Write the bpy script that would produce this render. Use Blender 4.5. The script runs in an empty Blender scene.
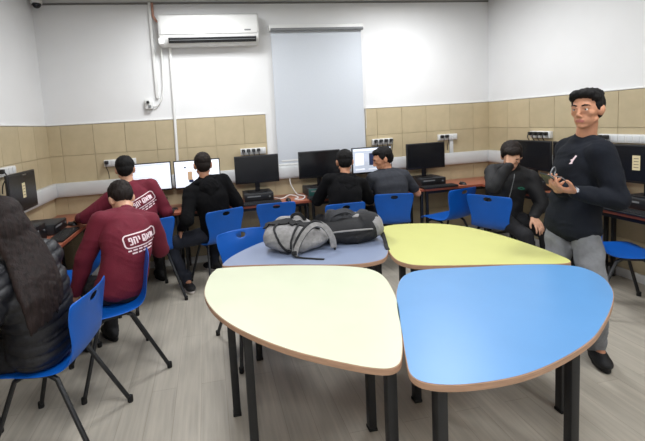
import bpy, bmesh, math, random
import numpy as np
from mathutils import Vector, Matrix, noise
from mathutils.bvhtree import BVHTree
random.seed(7)
SC = bpy.context.scene
C = SC.collection
PI = math.pi

# ------------------------------------------------------------ camera, world, exposure
cam_d = bpy.data.cameras.new('camera'); cam = bpy.data.objects.new('camera', cam_d); C.objects.link(cam)
cam_d.sensor_width = 36.0
cam_d.lens = 394.6 * 36 / 645
cam_d.shift_x = 45.26 / 645
cam_d.shift_y = -59.54 / 645
cam_d.clip_start = 0.05
_fw = Vector((0.16991779, 0.98081387, -0.09556203)); _r = Vector((0.98261589, -0.17598903, -0.05910892)); _u = Vector((0.07479271, 0.08385711, 0.99366696))
cam.matrix_world = Matrix(((_r.x, _u.x, -_fw.x, 0), (_r.y, _u.y, -_fw.y, 0), (_r.z, _u.z, -_fw.z, 1.6), (0, 0, 0, 1)))
SC.camera = cam
w = bpy.data.worlds.new('world'); SC.world = w; w.use_nodes = True
w.node_tree.nodes['Background'].inputs[0].default_value = (0.8, 0.85, 1, 1)
w.node_tree.nodes['Background'].inputs[1].default_value = 0.3
SC.view_settings.view_transform = 'Standard'; SC.view_settings.look = 'None'
SC.view_settings.gamma = 1; SC.view_settings.use_curve_mapping = False
SC.view_settings.exposure = 0.0
LAMP_W = 30.0
LAMPS = [(0.0, 3.65), (2.35, 3.65), (-0.15, 1.25), (2.15, 1.25), (-0.15, -0.9), (2.15, -0.9)]

# ------------------------------------------------------------ materials
def lin(c):
    out = []
    for v in c:
        v = v / 255.0
        out.append(v / 12.92 if v <= 0.04045 else ((v + 0.055) / 1.055) ** 2.4)
    return tuple(out) + (1.0,)

def mat(name, rgb, rough=0.6, var=0.08, scale=18, bump=0.1, metal=0.0, spec=0.5, stretch=(1, 1, 1), rand=0.0, emit=None, coat=0.0, bscale=None, sheen=0.0):
    m = bpy.data.materials.new(name); m.use_nodes = True
    nt = m.node_tree; b = nt.nodes['Principled BSDF']
    tc = nt.nodes.new('ShaderNodeTexCoord'); mp = nt.nodes.new('ShaderNodeMapping'); mp.inputs['Scale'].default_value = stretch
    nt.links.new(tc.outputs['Object'], mp.inputs[0])
    n = nt.nodes.new('ShaderNodeTexNoise'); n.inputs['Scale'].default_value = scale; n.inputs['Detail'].default_value = 5
    nt.links.new(mp.outputs[0], n.inputs['Vector'])
    cr = nt.nodes.new('ShaderNodeValToRGB')
    c = lin(rgb)
    cr.color_ramp.elements[0].position = 0.3; cr.color_ramp.elements[1].position = 0.7
    cr.color_ramp.elements[0].color = tuple(v * (1 - var) for v in c[:3]) + (1,)
    cr.color_ramp.elements[1].color = tuple(min(1, v * (1 + var)) for v in c[:3]) + (1,)
    nt.links.new(n.outputs['Fac'], cr.inputs[0])
    last = cr.outputs[0]
    if rand:
        oi = nt.nodes.new('ShaderNodeObjectInfo'); mr = nt.nodes.new('ShaderNodeMapRange')
        mr.inputs[3].default_value = 1 - rand; mr.inputs[4].default_value = 1 + rand
        nt.links.new(oi.outputs['Random'], mr.inputs[0])
        hs = nt.nodes.new('ShaderNodeHueSaturation'); nt.links.new(mr.outputs[0], hs.inputs['Value']); nt.links.new(last, hs.inputs['Color'])
        last = hs.outputs[0]
    nt.links.new(last, b.inputs['Base Color'])
    b.inputs['Roughness'].default_value = rough; b.inputs['Metallic'].default_value = metal
    b.inputs['Specular IOR Level'].default_value = spec
    b.inputs['Coat Weight'].default_value = coat
    if sheen:
        b.inputs['Sheen Weight'].default_value = sheen
    if bump:
        bn = nt.nodes.new('ShaderNodeTexNoise'); bn.inputs['Scale'].default_value = bscale or scale * 6; bn.inputs['Detail'].default_value = 3
        nt.links.new(mp.outputs[0], bn.inputs['Vector'])
        bp = nt.nodes.new('ShaderNodeBump'); bp.inputs['Strength'].default_value = bump; bp.inputs['Distance'].default_value = 0.01
        nt.links.new(bn.outputs['Fac'], bp.inputs['Height']); nt.links.new(bp.outputs[0], b.inputs['Normal'])
    if emit:
        b.inputs['Emission Color'].default_value = lin(emit[0]); b.inputs['Emission Strength'].default_value = emit[1]
    return m

def floor_mat():
    m = mat('pale_wood_vinyl', (180, 173, 160), rough=0.42, var=0.10, scale=3.0, bump=0.05, stretch=(7, 0.9, 1))
    nt = m.node_tree; b = nt.nodes['Principled BSDF']
    tc = [n for n in nt.nodes if n.type == 'TEX_COORD'][0]
    mp = nt.nodes.new('ShaderNodeMapping'); mp.inputs['Rotation'].default_value = (0, 0, PI / 2)
    nt.links.new(tc.outputs['Object'], mp.inputs[0])
    br = nt.nodes.new('ShaderNodeTexBrick'); br.inputs['Scale'].default_value = 1.0
    br.inputs['Brick Width'].default_value = 1.2; br.inputs['Row Height'].default_value = 0.15; br.inputs['Mortar Size'].default_value = 0.0015
    br.inputs['Color1'].default_value = (0.90, 0.90, 0.90, 1); br.inputs['Color2'].default_value = (1.0, 1.0, 1.0, 1); br.inputs['Mortar'].default_value = (0.72, 0.70, 0.68, 1)
    nt.links.new(mp.outputs[0], br.inputs['Vector'])
    n2 = nt.nodes.new('ShaderNodeTexNoise'); n2.inputs['Scale'].default_value = 1.0; n2.inputs['Detail'].default_value = 8
    mp2 = nt.nodes.new('ShaderNodeMapping'); mp2.inputs['Scale'].default_value = (55, 2.0, 1); nt.links.new(tc.outputs['Object'], mp2.inputs[0]); nt.links.new(mp2.outputs[0], n2.inputs['Vector'])
    cr2 = nt.nodes.new('ShaderNodeValToRGB'); cr2.color_ramp.elements[0].position = .3; cr2.color_ramp.elements[1].position = .7
    cr2.color_ramp.elements[0].color = (.88, .88, .88, 1); cr2.color_ramp.elements[1].color = (1.06, 1.06, 1.06, 1)
    nt.links.new(n2.outputs['Fac'], cr2.inputs[0])
    src = b.inputs['Base Color'].links[0].from_socket
    for other in (br.outputs['Color'], cr2.outputs[0]):
        mx = nt.nodes.new('ShaderNodeMix'); mx.data_type = 'RGBA'; mx.blend_type = 'MULTIPLY'; mx.inputs[0].default_value = 1.0
        nt.links.new(src, mx.inputs[6]); nt.links.new(other, mx.inputs[7]); src = mx.outputs[2]
    nt.links.new(src, b.inputs['Base Color'])
    return m

M = {}
M['wall'] = mat('white_paint', (222, 222, 222), 0.75, 0.015, 3, 0.04)
M['ceiling'] = mat('ceiling_paint', (190, 190, 188), 0.8, 0.02, 3, 0.04)
M['tile'] = mat('beige_tile', (182, 167, 136), 0.42, 0.07, 7, 0.03, rand=0.05)
M['grout'] = mat('tile_grout', (170, 156, 128), 0.85, 0.05, 20, 0.1)
M['floor'] = floor_mat()
M['trunk'] = mat('white_trunking_plastic', (205, 207, 208), 0.4, 0.02, 8, 0.0)
M['white_plastic'] = mat('white_plastic', (222, 222, 220), 0.4, 0.02, 10, 0.0)
M['grey_plastic'] = mat('grey_plastic', (120, 122, 124), 0.45, 0.04, 12, 0.0)
M['blind'] = mat('pale_blue_grey_blind', (196, 201, 208), 0.8, 0.015, 60, 0.1)
M['glass'] = mat('window_glass', (60, 70, 80), 0.08, 0.0, 1, 0.0)
M['black_metal'] = mat('black_powder_coated_steel', (24, 25, 28), 0.45, 0.1, 30, 0.03)
M['rubber'] = mat('black_rubber', (14, 14, 15), 0.8, 0.1, 30, 0.05)
M['blue_plastic'] = mat('blue_chair_plastic', (9, 90, 184), 0.38, 0.05, 9, 0.06, bscale=200)
M['desk'] = mat('red_brown_desk_laminate', (158, 96, 74), 0.35, 0.12, 4, 0.02, stretch=(1, 6, 1))
M['desk_edge'] = mat('desk_edge_band', (150, 78, 56), 0.5, 0.1, 12, 0.0)
M['ply'] = mat('birch_edge_band', (178, 142, 116), 0.55, 0.14, 14, 0.05, stretch=(1, 1, 12))
for k, c in dict(cream=(205, 209, 184), blue=(92, 144, 196), yellow=(198, 199, 122), lavender=(132, 143, 168)).items():
    M['top_' + k] = mat(k + '_laminate', c, 0.36, 0.02, 5, 0.02, bscale=90)
M['black_plastic'] = mat('black_plastic', (22, 22, 25), 0.42, 0.08, 20, 0.03)
M['dark_plastic'] = mat('dark_grey_plastic', (40, 42, 46), 0.5, 0.08, 20, 0.03)
M['screen_off'] = mat('dark_screen', (20, 21, 25), 0.22, 0.02, 3, 0.0)
M['screen_white'] = mat('lit_white_screen', (235, 240, 248), 0.3, 0.0, 3, 0.0, emit=((232, 238, 250), 0.62))
M['screen_grey'] = mat('lit_grey_screen', (180, 188, 200), 0.3, 0.0, 3, 0.0, emit=((200, 208, 224), 0.5))
M['screen_navy'] = mat('lit_navy_screen', (30, 40, 70), 0.3, 0.0, 3, 0.0, emit=((40, 52, 84), 0.5))
M['screen_tan'] = mat('lit_tan_screen', (180, 150, 120), 0.3, 0.0, 3, 0.0, emit=((190, 160, 130), 0.5))
M['screen_line'] = mat('lit_line_screen', (190, 196, 215), 0.3, 0.0, 3, 0.0, emit=((190, 198, 218), 0.55))
M['label'] = mat('cream_paper_label', (214, 200, 160), 0.7, 0.03, 20, 0.0)
M['ink'] = mat('grey_print', (110, 104, 90), 0.7, 0.02, 20, 0.0)
M['keys'] = mat('key_plastic', (34, 35, 38), 0.5, 0.05, 20, 0.0)
M['copper'] = mat('copper_pipe_wrap', (176, 130, 112), 0.5, 0.1, 20, 0.1)
M['diffuser'] = mat('lamp_diffuser', (245, 248, 255), 0.5, 0, 1, 0, emit=((245, 250, 255), 3.0))
M['skin'] = mat('warm_skin', (206, 158, 130), 0.5, 0.07, 30, 0.05, spec=0.4)
M['skin_tan'] = mat('tan_skin', (190, 136, 106), 0.5, 0.07, 30, 0.05, spec=0.4)
M['lips'] = mat('lips', (168, 102, 92), 0.45, 0.05, 60, 0.0)
M['eye_white'] = mat('eye_white', (226, 222, 216), 0.25, 0.01, 10, 0.0)
M['iris'] = mat('dark_brown_iris', (38, 24, 18), 0.2, 0.05, 40, 0.0)
M['hair_black'] = mat('black_hair', (14, 12, 12), 0.7, 0.35, 60, 0.35, spec=0.25, stretch=(1, 1, 0.25), bscale=160)
M['hair_brown'] = mat('dark_brown_hair', (28, 20, 17), 0.7, 0.35, 60, 0.35, spec=0.25, stretch=(1, 1, 0.25), bscale=160)
M['hair_long'] = mat('long_dark_brown_hair', (31, 21, 20), 0.65, 0.55, 60, 0.45, spec=0.3, stretch=(1, 1, 0.08), bscale=160)
M['maroon'] = mat('maroon_sweatshirt_knit', (104, 18, 40), 0.85, 0.10, 12, 0.2, bscale=140)
M['black_cloth'] = mat('black_sweatshirt_knit', (14, 14, 16), 0.95, 0.15, 12, 0.2, bscale=140, spec=0.15)
M['navy_cloth'] = mat('charcoal_navy_sweatshirt_knit', (27, 30, 37), 0.95, 0.12, 12, 0.2, bscale=140, spec=0.2)
M['grey_cloth'] = mat('dark_grey_marl_tshirt', (54, 56, 62), 0.95, 0.12, 30, 0.2, bscale=160, spec=0.2)
M['puffer'] = mat('black_puffer_nylon', (24, 25, 31), 0.5, 0.15, 12, 0.2, bscale=60)
M['jacket'] = mat('black_soft_jacket', (17, 17, 20), 0.75, 0.12, 12, 0.2, bscale=90)
M['trousers_black'] = mat('black_trousers', (22, 22, 26), 0.85, 0.12, 14, 0.2)
M['trousers_navy'] = mat('dark_navy_trousers', (26, 30, 42), 0.85, 0.12, 14, 0.2)
M['trousers_grey'] = mat('grey_marl_joggers', (124, 126, 130), 0.9, 0.14, 26, 0.25)
M['shoe_black'] = mat('black_suede_shoe', (18, 18, 21), 0.7, 0.1, 20, 0.1)
M['white_rubber'] = mat('white_sole', (214, 206, 202), 0.6, 0.04, 20, 0.0)
M['print_white'] = mat('white_screen_print', (236, 214, 220), 0.7, 0.02, 20, 0.0)
M['print_green'] = mat('green_embroidery', (30, 108, 84), 0.7, 0.05, 60, 0.0)
M['metal'] = mat('steel', (190, 190, 192), 0.28, 0.03, 20, 0.0, metal=1.0)
M['steel_dark'] = mat('brushed_dark_steel', (120, 122, 126), 0.4, 0.05, 20, 0.0, metal=1.0)
M['bag_grey'] = mat('grey_marl_bag_fabric', (140, 138, 138), 0.9, 0.18, 40, 0.4, bscale=170)
M['bag_black'] = mat('black_bag_fabric', (26, 26, 29), 0.8, 0.15, 30, 0.3, bscale=170)
M['bag_dark'] = mat('charcoal_bag_fabric', (52, 53, 57), 0.85, 0.18, 30, 0.3, bscale=170)
M['bag_light'] = mat('light_grey_bag_trim', (142, 140, 140), 0.85, 0.1, 40, 0.3)
M['green_panel'] = mat('teal_plastic', (32, 78, 74), 0.4, 0.05, 20, 0.0)

# ------------------------------------------------------------ object helpers
def tag(o, label=None, cat=None, group=None, kind=None):
    if label: o['label'] = label
    if cat: o['category'] = cat
    if group: o['group'] = group
    if kind: o['kind'] = kind
    return o

def smooth(me, ang=None):
    for p in me.polygons: p.use_smooth = True
    if ang is not None:
        me.set_sharp_from_angle(angle=math.radians(ang))

def obj(name, bm, material, parent=None, sm=35, loc=None):
    me = bpy.data.meshes.new(name)
    if isinstance(bm, bmesh.types.BMesh):
        bmesh.ops.recalc_face_normals(bm, faces=bm.faces)
        bm.to_mesh(me); bm.free()
    else:
        me = bm; me.name = name
    ms = material if isinstance(material, (list, tuple)) else [material]
    idx = np.zeros(len(me.polygons), np.int32); me.polygons.foreach_get('material_index', idx)
    me.materials.clear()
    for m in ms: me.materials.append(m)
    if len(ms) > 1: me.polygons.foreach_set('material_index', idx)
    if sm: smooth(me, sm)
    o = bpy.data.objects.new(name, me); C.objects.link(o)
    if parent is not None: o.parent = parent
    if loc is not None: o.location = loc
    return o

def thing(name, label, cat, loc=(0, 0, 0), rotz=0.0, group=None, kind=None):
    o = bpy.data.objects.new(name, None); C.objects.link(o)
    o.location = loc; o.rotation_euler = (0, 0, rotz); o.empty_display_size = 0.1
    return tag(o, label, cat, group, kind)

def yaw_of(f):   # rotation that turns local +y to the direction f
    return math.atan2(-f[0], f[1])

def add_box(bm, c, s, rot=None, bevel=0.0, mi=0):
    ret = bmesh.ops.create_cube(bm, size=1.0)
    vs = ret['verts']
    bmesh.ops.scale(bm, vec=s, verts=vs)
    if bevel:
        es = list({e for v in vs for e in v.link_edges})
        r2 = bmesh.ops.bevel(bm, geom=es, offset=bevel, segments=2, profile=0.5, affect='EDGES')
        vs = list({v for f in r2['faces'] for v in f.verts} | {v for v in vs if v.is_valid})
    if rot is not None:
        bmesh.ops.rotate(bm, cent=(0, 0, 0), matrix=rot, verts=vs)
    bmesh.ops.translate(bm, vec=c, verts=vs)
    if mi:
        for f in {f for v in vs for f in v.link_faces}: f.material_index = mi
    return vs

def box(c, s, rot=None, bevel=0.0):
    bm = bmesh.new(); add_box(bm, c, s, rot, bevel); return bm

def add_tube(bm, pts, r, n=10, caps=True, flat=None, up=None):
    """tube along pts; r number or list; flat=(w,h) gives a strap cross-section"""
    P = [Vector(p) for p in pts]; rings = []
    prev = None
    for i, p in enumerate(P):
        if i == 0: d = P[1] - P[0]
        elif i == len(P) - 1: d = P[-1] - P[-2]
        else: d = (P[i + 1] - P[i]).normalized() + (P[i] - P[i - 1]).normalized()
        d.normalize()
        if up is not None:
            u = Vector(up) - d * Vector(up).dot(d)
            if u.length < 1e-4: u = d.orthogonal()
        elif prev is None: u = d.orthogonal()
        else:
            u = prev - d * prev.dot(d)
            if u.length < 1e-5: u = d.orthogonal()
        u.normalize(); prev = u; v = d.cross(u)
        rr = r[i] if isinstance(r, (list, tuple)) else r
        ring = []
        if flat:
            for sx, sy in ((1, 1), (-1, 1), (-1, -1), (1, -1)):
                ring.append(bm.verts.new(p + v * sx * flat[0] / 2 + u * sy * flat[1] / 2))
        else:
            for k in range(n):
                a = 2 * PI * k / n
                ring.append(bm.verts.new(p + (u * math.cos(a) + v * math.sin(a)) * rr))
        rings.append(ring)
    m = len(rings[0])
    for a, b in zip(rings, rings[1:]):
        for k in range(m):
            bm.faces.new((a[k], a[(k + 1) % m], b[(k + 1) % m], b[k]))
    if caps:
        bm.faces.new(rings[0][::-1]); bm.faces.new(rings[-1])

def tube(pts, r, n=10, **k):
    bm = bmesh.new(); add_tube(bm, pts, r, n, **k); return bm

def spline(pts, n=8, closed=False):
    P = [Vector(p) for p in pts]; out = []
    N = len(P); rng = range(N) if closed else range(N - 1)
    for i in rng:
        if closed: a, b, c, d = P[(i - 1) % N], P[i], P[(i + 1) % N], P[(i + 2) % N]
        else: a, b, c, d = P[max(i - 1, 0)], P[i], P[i + 1], P[min(i + 2, N - 1)]
        for k in range(n):
            t = k / n
            out.append(0.5 * ((2 * b) + (c - a) * t + (2 * a - 5 * b + 4 * c - d) * t * t + (3 * b - 3 * c + d - a) * t ** 3))
    if not closed: out.append(P[-1])
    return out

def add_prism(bm, outline, z0, z1, bevel=0.0):
    bot = [bm.verts.new((p[0], p[1], z0)) for p in outline]
    top = [bm.verts.new((p[0], p[1], z1)) for p in outline]
    n = len(outline)
    for k in range(n): bm.faces.new((bot[k], bot[(k + 1) % n], top[(k + 1) % n], top[k]))
    bm.faces.new(bot[::-1]); bm.faces.new(top)

def add_cyl(bm, a, b, r, n=16): add_tube(bm, [a, b], r, n)

def copy_tree(o, parent=None):
    c = o.copy(); C.objects.link(c); c.parent = parent
    if parent is not None: c.matrix_parent_inverse = o.matrix_parent_inverse.copy()
    for ch in o.children: copy_tree(ch, c)
    return c

# ------------------------------------------------------------ the room
XL, XR, YB, YF, ZC, ZT = -1.72, 3.69, 4.69, -2.2, 3.01, 1.71
def struct(name, bm, m, parent=None, sm=35):
    o = obj(name, bm, m, parent, sm)
    if parent is None: o['kind'] = 'structure'
    return o

struct('floor', box(((XL + XR) / 2, (YB + YF) / 2, -0.05), (XR - XL + .4, YB - YF + .4, 0.1)), M['floor'])
struct('ceiling', box(((XL + XR) / 2, (YB + YF) / 2, ZC + 0.05), (XR - XL + .4, YB - YF + .4, 0.1)), M['ceiling'])
WX0, WX1, WZ0, WZ1 = 0.86, 1.88, 1.13, 2.66          # window opening
bm = bmesh.new()
for x0, x1, z0, z1 in ((XL - .2, WX0, 0, ZC), (WX1, XR + .2, 0, ZC), (WX0, WX1, 0, WZ0), (WX0, WX1, WZ1, ZC)):
    add_box(bm, ((x0 + x1) / 2, YB + .1, (z0 + z1) / 2), (x1 - x0, .2, z1 - z0))
wall_back = struct('wall_back', bm, M['wall'])
wall_left = struct('wall_left', box((XL - .1, (YB + YF) / 2, ZC / 2), (.2, YB - YF, ZC)), M['wall'])
wall_right = struct('wall_right', box((XR + .1, (YB + YF) / 2, ZC / 2), (.2, YB - YF, ZC)), M['wall'])
wall_front = struct('wall_front', box(((XL + XR) / 2, YF - .1, ZC / 2), (XR - XL + .4, .2, ZC)), M['wall'])
# grout bed and tiles: 0.335 m squares
TS = 0.335
def tile_mesh():
    bm = bmesh.new(); add_box(bm, (0, 0, 0), (TS - .0035, .010, TS - .0035), bevel=.0015)
    me = bpy.data.meshes.new('tile'); bm.to_mesh(me); bm.free(); me.materials.append(M['tile']); return me
TM = tile_mesh()
cut_meshes = {}
def place_tile(parent, x, y, z, wd, ht, rz):
    if abs(wd - TS) < .004 and abs(ht - TS) < .004: me = TM
    else:
        key = (round(wd, 2), round(ht, 2))
        if key not in cut_meshes:
            bm = bmesh.new(); add_box(bm, (0, 0, 0), (wd - .0035, .010, ht - .0035), bevel=.0015)
            me = bpy.data.meshes.new('tile'); bm.to_mesh(me); bm.free(); me.materials.append(M['tile']); cut_meshes[key] = me
        me = cut_meshes[key]
    o = bpy.data.objects.new('tile', me); C.objects.link(o); o.parent = parent
    o.location = (x, y, z); o.rotation_euler = (0, 0, rz)
def tile_run(parent, a0, a1, start, axis, fixed, rz, skip=None):
    a = start - math.ceil((start - a0) / TS) * TS
    while a < a1 - .01:
        u0, u1 = max(a, a0), min(a + TS, a1)
        if u1 - u0 > .03:
            z1 = ZT
            while z1 > .10:
                z0 = max(z1 - TS, .08)
                segs = [(u0, u1, z0, z1)]
                if skip:
                    sx0, sx1, sz = skip
                    if z1 > sz:
                        segs = []
                        if u0 < sx0: segs.append((u0, min(u1, sx0), z0, z1))
                        if u1 > sx1: segs.append((max(u0, sx1), u1, z0, z1))
                        if z0 < sz and u1 > sx0 and u0 < sx1: segs.append((max(u0, sx0), min(u1, sx1), z0, sz))
                for (p0, p1, q0, q1) in segs:
                    if p1 - p0 > .03 and q1 - q0 > .03:
                        m_ = (p0 + p1) / 2; zz = (q0 + q1) / 2
                        if axis == 'x': place_tile(parent, m_, fixed, zz, p1 - p0, q1 - q0, rz)
                        else: place_tile(parent, fixed, m_, zz, p1 - p0, q1 - q0, rz)
                z1 -= TS
        a += TS
SK = (.70, 1.955, 1.09)
def grout(name, c, s, par):
    obj(name, box(c, s), M['grout'], par)
# grout beds as thin slabs 3 mm proud of the wall
for x0, x1, z1 in ((XL, SK[0], ZT), (SK[1], XR, ZT), (SK[0], SK[1], SK[2])):
    grout('grout_bed', ((x0 + x1) / 2, YB - .002, (z1 + .08) / 2), (x1 - x0, .004, z1 - .08), wall_back)
grout('grout_bed', (XL + .002, (YB + .2) / 2, (ZT + .08) / 2), (.004, YB - .2, ZT - .08), wall_left)
grout('grout_bed', (XR - .002, (YB + .2) / 2, (ZT + .08) / 2), (.004, YB - .2, ZT - .08), wall_right)
tile_run(wall_back, XL, XR, .435, 'x', YB - .007, 0, SK)
tile_run(wall_left, .2, YB - .012, YB - .012, 'y', XL + .007, PI / 2)
tile_run(wall_right, .2, YB - .012, YB - .012, 'y', XR - .007, PI / 2)
# bead along the top of the tiles
bead = .012
for i, (c, s) in enumerate([(((XL + SK[0]) / 2, YB - .008, ZT + .008), (SK[0] - XL, .018, bead)), (((SK[1] + XR) / 2, YB - .008, ZT + .008), (XR - SK[1], .018, bead)),
              ((XL + .008, (YB + .2) / 2, ZT + .008), (.018, YB - .2, bead)), ((XR - .008, (YB + .2) / 2, ZT + .008), (.018, YB - .2, bead))]):
    struct('trim_%d' % (i + 1), box(c, s, bevel=.002), M['white_plastic'])
struct('baseboard_back', box(((XL + XR) / 2, YB - .009, .04), (XR - XL, .018, .08), bevel=.003), M['white_plastic'])
struct('baseboard_left', box((XL + .009, (YB + YF) / 2, .04), (.018, YB - YF - .04, .08), bevel=.003), M['white_plastic'])
struct('baseboard_right', box((XR - .009, (YB + YF) / 2, .04), (.018, YB - YF - .04, .08), bevel=.003), M['white_plastic'])
struct('trim_5', box(((XL + XR) / 2, YB - .006, ZC - .012), (XR - XL, .012, .018), bevel=.003), mat('painted_shadow_gap', (120, 118, 116), .7, .03, 5, 0))  # grey strip colours in the dark shadow line under the ceiling
# cable trunking around the room
def trunking(n, c, s, ax):
    t = struct(n, box(c, s, bevel=.004), M['trunk'])
    cs = list(s); cs[2] -= .03
    if ax == 'x': cc = (c[0], c[1] - s[1] / 2 - .003, c[2]); cs[1] = .008; cs[0] -= .02
    else: cc = (c[0] + (s[0] / 2 + .003) * ax, c[1], c[2]); cs[0] = .008; cs[1] -= .02
    obj('cover_strip', box(cc, cs, bevel=.002), M['trunk'], t)
trunking('trim_6', ((XL + XR) / 2, YB - .012 - .025, 1.005), (XR - XL - .026, .05, .15), 'x')
trunking('trim_7', (XL + .012 + .025, (YB - .065 + .5) / 2, 1.005), (.05, YB - .065 - .5, .15), 1)
trunking('trim_8', (XR - .012 - .025, (YB - .065 + .5) / 2, 1.005), (.05, YB - .065 - .5, .15), -1)

# window behind the blind
win = struct('window_1', box(((WX0 + WX1) / 2, YB + .15, (WZ0 + WZ1) / 2), (WX1 - WX0 - .1, .008, WZ1 - WZ0 - .1)), M['glass'])
bm = bmesh.new()
for x in (WX0 + .025, (WX0 + WX1) / 2, WX1 - .025): add_box(bm, (x, YB + .15, (WZ0 + WZ1) / 2), (.05, .05, WZ1 - WZ0), bevel=.004)
for z in (WZ0 + .025, WZ1 - .025): add_box(bm, ((WX0 + WX1) / 2, YB + .15, z), (WX1 - WX0, .05, .05), bevel=.004)
obj('window_frame', bm, M['white_plastic'], win)
obj('window_sill', box(((WX0 + WX1) / 2, YB + .05, WZ0 + .01), (WX1 - WX0, .17, .02), bevel=.003), M['white_plastic'], win)
bl = thing('roller_blind', 'tall pale blue-grey roller blind drawn down over the window in the back wall', 'blind', (1.375, YB - .03, 2.72))
bw = 1.13
obj('headrail', box((0, -.005, -.02), (bw + .03, .07, .07), bevel=.01), M['white_plastic'], bl)
bm = bmesh.new(); add_cyl(bm, (-bw / 2, -.045, -.045), (bw / 2, -.045, -.045), .018, 12)
obj('roller_tube', bm, M['grey_plastic'], bl)
bm = bmesh.new()
rows = 24
for k in range(rows):
    z0, z1 = -.05 - k * 1.57 / rows, -.05 - (k + 1) * 1.57 / rows
    f0, f1 = .002 * math.sin(k * .5), .002 * math.sin((k + 1) * .5)
    v = [bm.verts.new(p) for p in ((-bw / 2 + .01, f0, z0), (bw / 2 - .01, f0, z0), (bw / 2 - .01, f1, z1), (-bw / 2 + .01, f1, z1))]
    bm.faces.new(v)
bmesh.ops.remove_doubles(bm, verts=bm.verts, dist=1e-5); bmesh.ops.solidify(bm, geom=bm.faces[:], thickness=.0015)
obj('blind_fabric', bm, M['blind'], bl)
obj('bottom_bar', box((0, 0, -1.625), (bw - .02, .014, .024), bevel=.004), M['white_plastic'], bl)
obj('pull_chain', tube([(bw / 2 + .005, -.03, -.04), (bw / 2 + .007, -.03, -.7), (bw / 2 + .004, -.03, -1.25)], .0025, 6), M['white_plastic'], bl)

# ceiling lamps (outside the frame, they light the room)
LAMP_AT = [' near the air conditioner', ' near the right end of the back wall', ' over the maroon-clad boys', ' over the coloured tables', ' behind the viewer on the left', ' behind the viewer on the right']
for i, (x, y) in enumerate(LAMPS):
    lt = thing('ceiling_light', 'square white ceiling light panel above the room' + LAMP_AT[i], 'ceiling light', (x, y, ZC), group='ceiling light panels')
    bm = bmesh.new()
    for sx, sy, cx, cy in ((.64, .03, 0, .305), (.64, .03, 0, -.305), (.03, .58, .305, 0), (.03, .58, -.305, 0)): add_box(bm, (cx, cy, -.02), (sx, sy, .04), bevel=.003)
    obj('lamp_frame', bm, M['white_plastic'], lt)
    obj('diffuser', box((0, 0, -.018), (.575, .575, .02)), M['diffuser'], lt)
    ld = bpy.data.lights.new('panel_glow', 'AREA'); ld.shape = 'SQUARE'; ld.size = .56; ld.energy = 1.06 * LAMP_W * (1.15 if i < 2 else .95); ld.color = (0.97, 0.985, 1.0)
    lo = bpy.data.objects.new('panel_glow', ld); C.objects.link(lo); lo.parent = lt; lo.location = (0, 0, -.045)

# ------------------------------------------------------------ air conditioner and wall fittings
ac = thing('air_conditioner', 'long white split air conditioner high on the back wall beside the blind', 'air conditioner', (.115, YB, 2.51))
prof = [(0, 0), (-.12, -.005), (-.175, .03), (-.20, .10), (-.205, .25), (-.19, .31), (-.15, .33), (0, .33)]
bm = bmesh.new(); W2 = .545
L = [bm.verts.new((-W2, y, z)) for y, z in prof]; R = [bm.verts.new((W2, y, z)) for y, z in prof]
for k in range(len(prof)): bm.faces.new((L[k], L[(k + 1) % 8], R[(k + 1) % 8], R[k]))
bm.faces.new(L[::-1]); bm.faces.new(R)
bmesh.ops.bevel(bm, geom=[e for e in bm.edges if abs(e.verts[0].co.x - e.verts[1].co.x) < 1e-4], offset=.012, segments=2, affect='EDGES')
obj('casing', bm, M['white_plastic'], ac, sm=40)
obj('front_panel', box((0, -.207, .20), (2 * W2 - .04, .012, .19), bevel=.006), M['white_plastic'], ac)
obj('air_outlet', box((.03, -.190, .046), (2 * W2 - .14, .034, .055), rot=Matrix.Rotation(.4, 3, 'X')), M['black_plastic'], ac)
for k in range(2):
    obj('louvre', box((.03, -.205, .046 + k * .022), (2 * W2 - .16, .022, .005), rot=Matrix.Rotation(.5, 3, 'X')), M['grey_plastic'], ac)
obj('end_cap', box((-W2 + .02, -.18, .04), (.06, .06, .07), bevel=.01), M['white_plastic'], ac)
obj('indicator_window', box((W2 - .13, -.214, .14), (.07, .004, .015), bevel=.001), M['grey_plastic'], ac)
tag(obj('drain_conduit', tube([(-.335, YB - .035, 2.52), (-.345, YB - .035, 1.8), (-.36, YB - .035, 1.09)], .016, 10), M['white_plastic']), 'straight white conduit running down the tiles from under the air conditioner', 'pipe')
tag(obj('pipe_cover', box((-.52, YB - .018, 2.48), (.03, .036, 1.05), bevel=.004), M['white_plastic']), 'thin white vertical cable duct left of the air conditioner up to the ceiling', 'duct')
tag(obj('copper_pipe', tube([(-.49, YB - .03, 3.0), (-.49, YB - .03, 2.86), (-.46, YB - .05, 2.8), (-.42, YB - .06, 2.78)], .014, 8), M['copper']), 'short brownish wrapped pipe at the ceiling above the air conditioner', 'pipe')
sw = thing('wall_switch_box', 'small white switch box on the wall below left of the air conditioner', 'switch', (-.615, YB, 1.90))
obj('switch_body', box((0, -.03, 0), (.075, .06, .12), bevel=.006), M['white_plastic'], sw)
obj('switch_plug', box((-.005, -.07, .015), (.03, .03, .03), bevel=.006), M['black_plastic'], sw)
obj('knob', box((.01, -.065, -.03), (.03, .012, .03), bevel=.004), M['grey_plastic'], sw)
tag(obj('power_cord', tube(spline([(-.43, YB - .05, 2.52), (-.44, YB - .03, 2.2), (-.46, YB - .03, 2.0), (-.52, YB - .03, 1.88), (-.578, YB - .03, 1.87)], 8), .009, 8), M['white_plastic']), 'white power cord curving from the air conditioner to the wall switch box', 'cord')
dc = thing('dome_camera', 'small dark dome camera under the ceiling in the left corner', 'camera', (-1.64, 4.60, ZC))
bm = bmesh.new(); add_cyl(bm, (0, 0, 0), (0, 0, -.03), .055, 20); obj('mount_ring', bm, M['white_plastic'], dc)
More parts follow.
